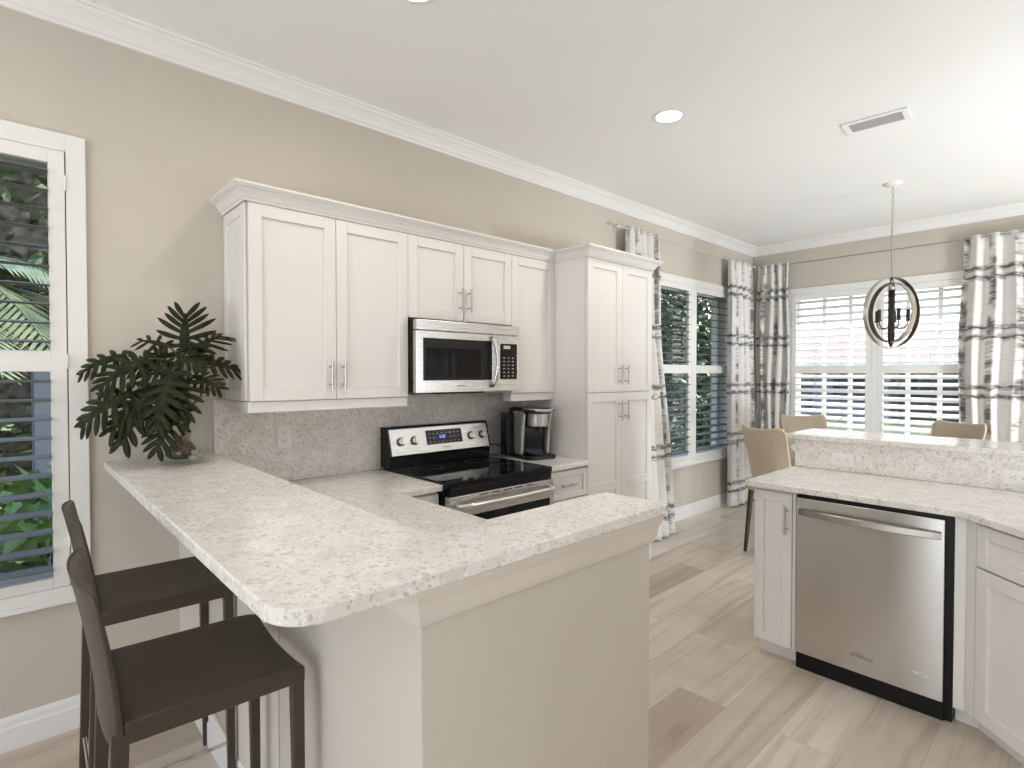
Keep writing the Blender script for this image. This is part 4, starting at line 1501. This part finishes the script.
def dining_chair():
    """faces +y locally; curved upholstered shell back, padded seat, four legs."""
    t = thing('dining_chair', '', 'chair', (0, 0, 0), 0, 'tan dining chairs')
    b = MB()
    NU, NV = 20, 14
    ft, bk = [], []
    for j in range(NV + 1):
        v = j / NV
        for i in range(NU + 1):
            u = 2 * i / NU - 1
            half = 0.222 - 0.045 * (1 - v) ** 1.2
            ang = u * 0.95
            x = half * math.sin(ang) / math.sin(0.95)
            y = -0.205 - 0.085 * v + 0.13 * (1 - math.cos(ang)) / (1 - math.cos(0.95)) * (1.0 - 0.35 * v)
            rise = 0.50 + v * (0.565 - 0.028 * (1 - u * u) - 0.05 * max(0, abs(u) - 0.86) / 0.14)
            th = 0.024
            nx, ny = math.sin(ang), -math.cos(ang)
            ft.append((x - nx * th * 0.5, y - ny * th * 0.5, rise))
            bk.append((x + nx * th * 0.5, y + ny * th * 0.5, rise))
    n = NU + 1
    fs = [(j * n + i, j * n + i + 1, (j + 1) * n + i + 1, (j + 1) * n + i) for j in range(NV) for i in range(NU)]
    N = len(ft)
    fs += [tuple(i + N for i in reversed(f)) for f in fs]
    rim = [i for i in range(n)] + [j * n + NU for j in range(1, NV + 1)] + [NV * n + i for i in range(NU - 1, -1, -1)] + [j * n for j in range(NV - 1, 0, -1)]
    for a in range(len(rim)):
        p, q = rim[a], rim[(a + 1) % len(rim)]
        fs.append((p, p + N, q + N, q))
    b.add(ft + bk, fs)
    br = b.build('backrest', M['tan'], t, local=True, bevel=0.006, seg=3, smooth=True)
    b = MB()
    edge = [j * n + NU for j in range(2, NV + 1)] + [NV * n + i for i in range(NU - 1, -1, -1)] + [j * n for j in range(NV - 1, 1, -1)]
    b.tube([(Vector(ft[k]) + Vector(bk[k])) / 2 + Vector((0, 0, 0.001)) for k in edge], 0.0065, 8)
    b.build('piping', M['tan_piping'], br, local=True, smooth=True)
    b = MB()
    b.prism(arc(0.17, -0.15, 0.05, -90, 0, 5) + arc(0.19, 0.19, 0.05, 0, 90, 5) + arc(-0.19, 0.19, 0.05, 90, 180, 5) + arc(-0.17, -0.15, 0.05, 180, 270, 5), 0.52, 0.61)
    b.build('seat', M['tan'], t, local=True, bevel=0.02, seg=4, smooth=True)
    for sx in (-1, 1):
        for a, c in ((0.19, 0.19), (-0.15, -0.19)):
            b = MB()
            b.taper((sx * 0.185, a, 0.525), (sx * 0.205, c, 0.0), 0.034, 0.034, 0.022, 0.022)
            b.build('leg', M['bronze'], t, local=True, bevel=0.003)
    return t
ch = dining_chair()
DG = 'tan dining chairs'
def face(x, y):       # rotation that turns the chair at x, y to the table
    return math.atan2(TC[1] - y, TC[0] - x) - PI / 2
spots = [(1.15, 3.79, R(-24), 'tan dining chair seen from behind, nearest the striped corner curtains'),
         (0.98, 4.98, R(-135), 'tan dining chair behind the nearest one, just below the bright window'),
         (1.94, 5.04, R(150), 'tan dining chair under the right half of the window, top only in view'),
         (2.47, 4.40, R(60), 'tan dining chair whose curved edge barely shows over the raised counter')]
for i, (x, y, a, lab) in enumerate(spots):
    if i == 0:
        ch.location = (x, y, 0)
        ch.rotation_euler = (0, 0, a)
        ch['label'] = lab
    else:
        dup(ch, (x, y, 0), a, lab, DG)

# ------------------------------------------------------------------ pendant, ceiling lights, vent
PX, PY = 1.742, 4.35
pe = thing('pendant_light', 'bronze open-ring cage pendant hanging over the dining table', 'pendant lamp', (PX, PY, H))
b = MB()
b.lathe((PX, PY, H), [(0.0, -0.030), (0.020, -0.030), (0.045, -0.022), (0.062, -0.010), (0.066, -0.0005)], 32, cap=False)
b.build('canopy', M['trim'], pe, smooth=True)
b = MB()
for i in range(9):
    zc = 2.93 - i * 0.030
    pts = []
    for k in range(12):
        a = 2 * PI * k / 12
        r1, r2 = 0.008 * math.cos(a), 0.019 * math.sin(a)
        pts.append((PX + (r1 if i % 2 else 0), PY + (0 if i % 2 else r1), zc + r2))
    b.tube(pts, 0.0022, 6, closed=True)
b.build('chain', M['champagne'], pe, smooth=True)
b = MB()
b.tube([(PX, PY, 2.69), (PX, PY, 2.20)], 0.006, 10)
b.build('rod', M['champagne'], pe)
ZC, RA, RB = 1.955, 0.205, 0.280
def ring_mesh(rot, ra, rb, width, o0, o1):
    n = 64
    vs, fs = [], []
    for k in range(n):
        a = 2 * PI * k / n
        for w_, o_ in ((-1, o1), (1, o1), (1, o0), (-1, o0)):
            p = Vector(((ra - o_) * math.sin(a), w_ * width / 2, (rb - o_) * math.cos(a)))
            p.rotate(Matrix.Rotation(rot, 3, 'Z'))
            vs.append(p + Vector((PX, PY, ZC)))
    for k in range(n):
        j = (k + 1) % n
        for q in range(4):
            fs.append((k * 4 + q, k * 4 + (q + 1) % 4, j * 4 + (q + 1) % 4, j * 4 + q))
    return MB().add(vs, fs)
for rot, ra, rb, w_ in ((R(44), RA, RB, 0.050), (R(-26), RA * 0.90, RB * 0.84, 0.044)):
    rg = ring_mesh(rot, ra, rb, w_, 0.0, 0.004).build('ring', M['champagne'], pe)
    ring_mesh(rot, ra, rb, w_ - 0.001, 0.0042, 0.007).build('ring_lining', M['bronze'], rg)
b = MB()
b.lathe((PX, PY, 0), [(0.005, 1.672), (0.010, 1.688), (0.014, 1.70), (0.019, 1.72), (0.023, 1.75), (0.023, 2.13)], 20)
b.build('stem', M['bronze'], pe, smooth=True)
b = MB()
b.lathe((PX, PY, 0), [(0.023, 2.131), (0.022, 2.16), (0.016, 2.19), (0.010, 2.225)], 20)
b.build('collar', M['champagne'], pe, smooth=True)
for k in range(5):
    a = R(20 + 72 * k)
    c_, s_ = math.cos(a), math.sin(a)
    b = MB()
    prof = [(0.02, 1.84), (0.05, 1.828), (0.085, 1.832), (0.105, 1.855), (0.108, 1.885)]
    b.tube([(PX + r_ * c_, PY + r_ * s_, z) for r_, z in prof], 0.0045, 8)
    ar = b.build('arm', M['bronze'], pe, smooth=True)
    b = MB()
    cpos = (PX + 0.108 * c_, PY + 0.108 * s_, 0)
    b.lathe(cpos, [(0.006, 1.884), (0.020, 1.888), (0.020, 1.894), (0.013, 1.896), (0.013, 1.975)], 14)
    b.build('candle_sleeve', M['bronze'], ar, smooth=False)
    b = MB()
    b.lathe(cpos, [(0.006, 1.9755), (0.013, 1.99), (0.016, 2.01), (0.011, 2.04), (0.003, 2.066)], 14)
    b.build('bulb', M['vase_glass'], ar, smooth=True)

def can_light(x, y, label):
    t = thing('ceiling_light', label, 'ceiling light', (x, y, H), 0, 'round recessed ceiling lights')
    b = MB()
    b.lathe((x, y, H), [(0.072, -0.004), (0.090, -0.006), (0.098, -0.0005)], 40, cap=False)
    b.build('trim_ring', M['trim'], t, smooth=True)
    b = MB()
    b.lathe((x, y, H), [(0.0, -0.0035), (0.072, -0.0035), (0.073, -0.0005)], 40, cap=False)
    b.build('lens', M['lamp_face'], t)
    l = bpy.data.lights.new('ceiling_lamp', 'AREA')
    l.shape = 'DISK'
    l.size = 0.14
    l.energy = CAN_POWER
    l.color = CAN_COLOR
    l.spread = R(165)
    o = bpy.data.objects.new('ceiling_lamp', l)
    COL.objects.link(o)
    o.location = (x, y, H - 0.008)
    return t
can_light(1.15, 2.063, 'lit round recessed light in the ceiling, in front of the pantry')
can_light(1.05, 0.40, 'recessed ceiling light cut off by the top of the photo')
can_light(1.10, -1.20, 'recessed ceiling light outside the view, above the stool side')

t = thing('ceiling_vent', 'long white air vent grille in the ceiling near the pendant', 'vent', (1.95, 3.02, H), R(4))
b = MB()
wv, dv = 0.165, 0.092
b.box(-wv, wv, -dv, -dv + 0.028, -0.010, -0.0005).box(-wv, wv, dv - 0.028, dv, -0.010, -0.0005)
b.box(-wv, -wv + 0.034, -dv + 0.028, dv - 0.028, -0.010, -0.0005).box(wv - 0.034, wv, -dv + 0.028, dv - 0.028, -0.010, -0.0005)
b.build('frame', M['trim'], t, local=True, bevel=0.003)
b = MB()
for i in range(9):
    yy = -dv + 0.036 + i * 0.0150
    Mx = Matrix.Translation((0, yy, -0.006)) @ Matrix.Rotation(R(35), 4, 'X')
    b.box(-wv + 0.034, wv - 0.034, -0.006, 0.006, -0.0008, 0.0008, Mx)
b.build('slats', M['trim'], t, local=True)
b = MB()
b.box(-wv + 0.034, wv - 0.034, -dv + 0.028, dv - 0.028, -0.0012, -0.0006)
b.build('backing', mat('vent_grey', (0.6, 0.6, 0.6), 0.8), t, local=True)

# ------------------------------------------------------------------ outside
GZ = -0.30
b = MB()
b.box(-60, 60, -45, 75, GZ - 0.1, GZ)
g = struct(b.build('ground', M['lawn']))
b = MB()
b.box(-0.2, X1 + 6, YN - 5, YN - 0.2, GZ, -0.06)
b.box(X1 + 0.2, X1 + 6, YN - 0.2, 9.5, GZ, -0.06)
b.box(-0.2, X1 + 0.2, YB + 0.2, 9.5, GZ, -0.06)
struct(b.build('bounce_patio', M['bounce_patio']))  # unseen pale paving, added to bounce sunlight up into the room

b = MB()
b.box(-1.0, -0.36, YN - 0.6, YB + 0.5, 2.62, 2.82)
struct(b.build('shading_eave', M['fascia']))  # unseen overhang, added to keep sky light off the left windows
def house(name, label, x0, x1, y0, y1, ze, zr, wallm, wins):
    t = thing(name, label, 'house', ((x0 + x1) / 2, (y0 + y1) / 2, GZ))
    b = MB()
    b.box(x0, x1, y0, y1, GZ, ze)
    b.build('walls', wallm, t)
    ov = 0.6
    X0, X1_, Y0, Y1 = x0 - ov, x1 + ov, y0 - ov, y1 + ov
    hw_ = (Y1 - Y0) / 2
    b = MB()
    b.add([(X0, Y0, ze), (X1_, Y0, ze), (X1_, Y1, ze), (X0, Y1, ze), (X0 + hw_, Y0 + hw_, zr), (X1_ - hw_, Y0 + hw_, zr)],
          [(0, 1, 5, 4), (1, 2, 5), (2, 3, 4, 5), (3, 0, 4), (3, 2, 1, 0)])
    b.build('roof', M['roof'], t)
    b = MB()
    b.sweep([(X0, Y0), (X0, Y1), (X1_, Y1), (X1_, Y0), (X0 + 0.01, Y0)], [(0, ze - 0.18), (0.03, ze - 0.18), (0.03, ze + 0.02), (0, ze + 0.02)])
    b.build('fascia', M['fascia'], t)
    for wx, ww, wz0, wz1 in wins:
        b = MB()
        b.box(wx, wx + ww, y0 - 0.05, y0 + 0.02, wz0, wz1)
        f = b.build('window', M['dark_window'], t)
    return t
house('house', 'long blue-grey neighbouring house with pink roof beyond the dining window', -12, 7, 24, 33, 1.95, 3.75, M['bluegrey'],
      [(-10.5, 1.6, 0.2, 1.6), (-7.6, 2.2, -0.1, 1.7), (-4.6, 1.2, 0.4, 1.5), (-2.7, 2.4, -0.25, 1.7), (0.6, 1.6, 0.3, 1.6), (3.4, 2.0, -0.2, 1.7)])
house('house', 'grey neighbouring house behind the planting at the side windows', -17.5, -10.5, -14, 8, 2.6, 4.4, M['stucco'], [])

def leaf_blob(bm_, c, rad, count, ls, rnd, shape=(1, 1, 1), narrow=0.4):
    for _ in range(count):
        d = Vector((rnd.gauss(0, 1), rnd.gauss(0, 1), rnd.gauss(0, 1))).normalized()
        q = Vector(c) + Vector((d.x * shape[0], d.y * shape[1], d.z * shape[2])) * rad * rnd.uniform(0.35, 1.0) ** 0.5
        a = Vector((rnd.uniform(-1, 1), rnd.uniform(-1, 1), rnd.uniform(-0.8, 0.6))).normalized()
        s = a.cross(Vector((rnd.uniform(-1, 1), rnd.uniform(-1, 1), rnd.uniform(-1, 1)))).normalized()
        l_ = ls * rnd.uniform(0.7, 1.3)
        nn = a.cross(s)
        bm_.add([q, q + a * l_ * 0.5 + s * l_ * narrow * 0.5 + nn * l_ * 0.06, q + a * l_, q + a * l_ * 0.5 - s * l_ * narrow * 0.5 + nn * l_ * 0.06], [(0, 1, 2, 3)])

def tree(x, y, h, cr, label, group, m, seed, ls=0.22, count=900, trunk=True, cz=None, squash=1.0):
    rnd2 = random.Random(seed)
    t = thing('tree' if trunk else 'shrub', label, 'tree' if trunk else 'shrub', (x, y, GZ), 0, group)
    zc = cz if cz is not None else h - cr * 0.8
    b = MB()
    for k in range(6):
        o_ = Vector((rnd2.uniform(-0.6, 0.6) * cr, rnd2.uniform(-0.6, 0.6) * cr, rnd2.uniform(-0.5, 0.5) * cr * squash))
        leaf_blob(b, Vector((x, y, zc)) + o_, cr * 0.62, count // 6, ls, rnd2, (1, 1, squash))
    b.build('foliage', m, t, fix=False)
    b = MB()
    n = 1 if trunk else 4
    for k in range(n):
        dx, dy = (0, 0) if trunk else (rnd2.uniform(-0.3, 0.3) * cr, rnd2.uniform(-0.3, 0.3) * cr)
        r_ = 0.11 if trunk else 0.02
        b.tube([(x + dx * 0.3, y + dy * 0.3, GZ - 0.05), (x + dx * 0.6 + 0.05, y + dy * 0.6, (GZ + zc) / 2), (x + dx, y + dy, zc)], [r_, r_ * 0.85, r_ * 0.5], 9)
    b.build('trunk' if trunk else 'stems', M['tree_bark'], t, smooth=True)
    return t

def palm(x, y, h, n, fl, label, group, seed, m):
    rnd2 = random.Random(seed)
    t = thing('palm_tree', label, 'palm', (x, y, GZ), 0, group)
    b = MB()
    b.tube([(x, y, GZ - 0.05), (x + 0.05, y, h * 0.5), (x, y, h)], [0.13, 0.10, 0.09], 12)
    b.build('trunk', M['tree_bark'], t, smooth=True)
    for k in range(n):
        a = 2 * PI * k / n + rnd2.uniform(-0.2, 0.2)
        el = rnd2.uniform(0.0, 1.0)
        d = Vector((math.cos(a), math.sin(a), 0))
        b = MB()
        s = d.cross(Vector((0, 0, 1)))
        P = []
        for i in range(11):
            q = i / 10
            P.append(Vector((x, y, h)) + d * fl * q * (0.55 + 0.45 * (1 - el) + 0.2) + Vector((0, 0, fl * (el * 0.75 * q - (0.55 + 0.35 * el) * q * q))))
        b.tube(P, [0.018 - 0.0014 * i for i in range(11)], 5)
        for i in range(1, 40):
            q = i / 40
            k0 = min(9, int(q * 10))
            c = P[k0].lerp(P[k0 + 1], q * 10 - k0)
            tl = fl * 0.30 * math.sin(PI * (0.12 + 0.85 * q)) ** 0.7
            dd = (P[k0 + 1] - P[k0]).normalized()
            for sd in (-1, 1):
                e_ = (s * sd * 0.8 + dd * 0.6 + Vector((0, 0, -0.35))).normalized()
                wv_ = dd * 0.014
                b.add([c - wv_, c + e_ * tl * 0.5 - wv_ * 1.3, c + e_ * tl, c + e_ * tl * 0.5 + wv_ * 1.3, c + wv_], [(0, 1, 2, 3, 4)])
        b.build('frond', m, t, fix=False)
    return t

palm(-3.1, -1.3, 2.2, 19, 1.55, 'palm with arching fronds outside the window behind the stools', None, 4, M['palm'])
tree(-1.0, -0.62, 0.9, 0.42, 'low bright green shrub outside the window behind the stools', 'garden shrubs', M['bright_leaf'], 21, 0.20, 260, False, 0.62)
tree(-1.2, -1.75, 0.9, 0.45, 'bright green shrub farther along outside the stool-side window', 'garden shrubs', M['bright_leaf'], 22, 0.20, 260, False, 0.60)
b = MB()
b.box(-2.2, -2.0, -0.66, -0.10, GZ, 1.62)
tag(b.build('garden_wall', M['bluegrey'], bevel=0.01), 'blue-grey wall end outside the window behind the stools', 'wall')
hz = [(-2.9, 9.2, 3.4, 1.3, 1.9, 0), (-4.9, 12.6, 4.6, 1.7, 2.5, 0), (-1.3, 7.4, 1.4, 0.6, 0.6, 1), (-2.6, 11.9, 1.9, 0.9, 0.8, 1), (-7.6, 16.6, 5.2, 2.2, 2.4, 0)]
for i, (x, y, h, cr, cz, sh) in enumerate(hz):
    lab = ['dark tree with open crown outside the side window, nearer trunk', 'dark tree standing behind the nearer one outside the side window',
           'low dark shrub close outside the side window', 'low dark shrub behind the closest one outside the side window',
           'farthest dark tree seen through the side window'][i]
    tree(x, y, h, cr, lab, 'garden trees' if not sh else 'garden shrubs', M['hedge'], 40 + i, 0.20, 3200 if not sh else 900, not sh, cz)

def hedge(label, x0, x1, y0, y1, z1, seed, count, ls):
    rnd2 = random.Random(seed)
    t = thing('hedge', label, 'hedge', ((x0 + x1) / 2, (y0 + y1) / 2, GZ), 0, 'tall garden hedges')
    b = MB()
    for _ in range(count):
        q = Vector((rnd2.uniform(x0, x1), rnd2.uniform(y0, y1), rnd2.uniform(GZ, z1) - 0.25 * rnd2.random()))
        a_ = Vector((rnd2.uniform(-1, 1), rnd2.uniform(-1, 1), rnd2.uniform(-0.8, 0.6))).normalized()
        s_ = a_.cross(Vector((rnd2.uniform(-1, 1), rnd2.uniform(-1, 1), rnd2.uniform(-1, 1)))).normalized()
        l_ = ls * rnd2.uniform(0.7, 1.3)
        b.add([q, q + a_ * l_ * 0.5 + s_ * l_ * 0.22, q + a_ * l_, q + a_ * l_ * 0.5 - s_ * l_ * 0.22], [(0, 1, 2, 3)])
    b.build('foliage', M['hedge'], t, fix=False)
    b = MB()
    b.box(x0 + 0.25, x1 - 0.25, y0 + 0.2, y1 - 0.2, GZ, z1 - 0.5)
    b.build('core', M['tree_bark'], t)
hedge('tall dark hedge across the garden outside the side window', -13.0, -12.0, 8.5, 23.0, 2.5, 71, 9000, 0.26)
hedge('tall dark hedge behind the palm, outside the stool-side window', -6.4, -5.4, -2.9, 3.0, 4.6, 72, 9000, 0.26)
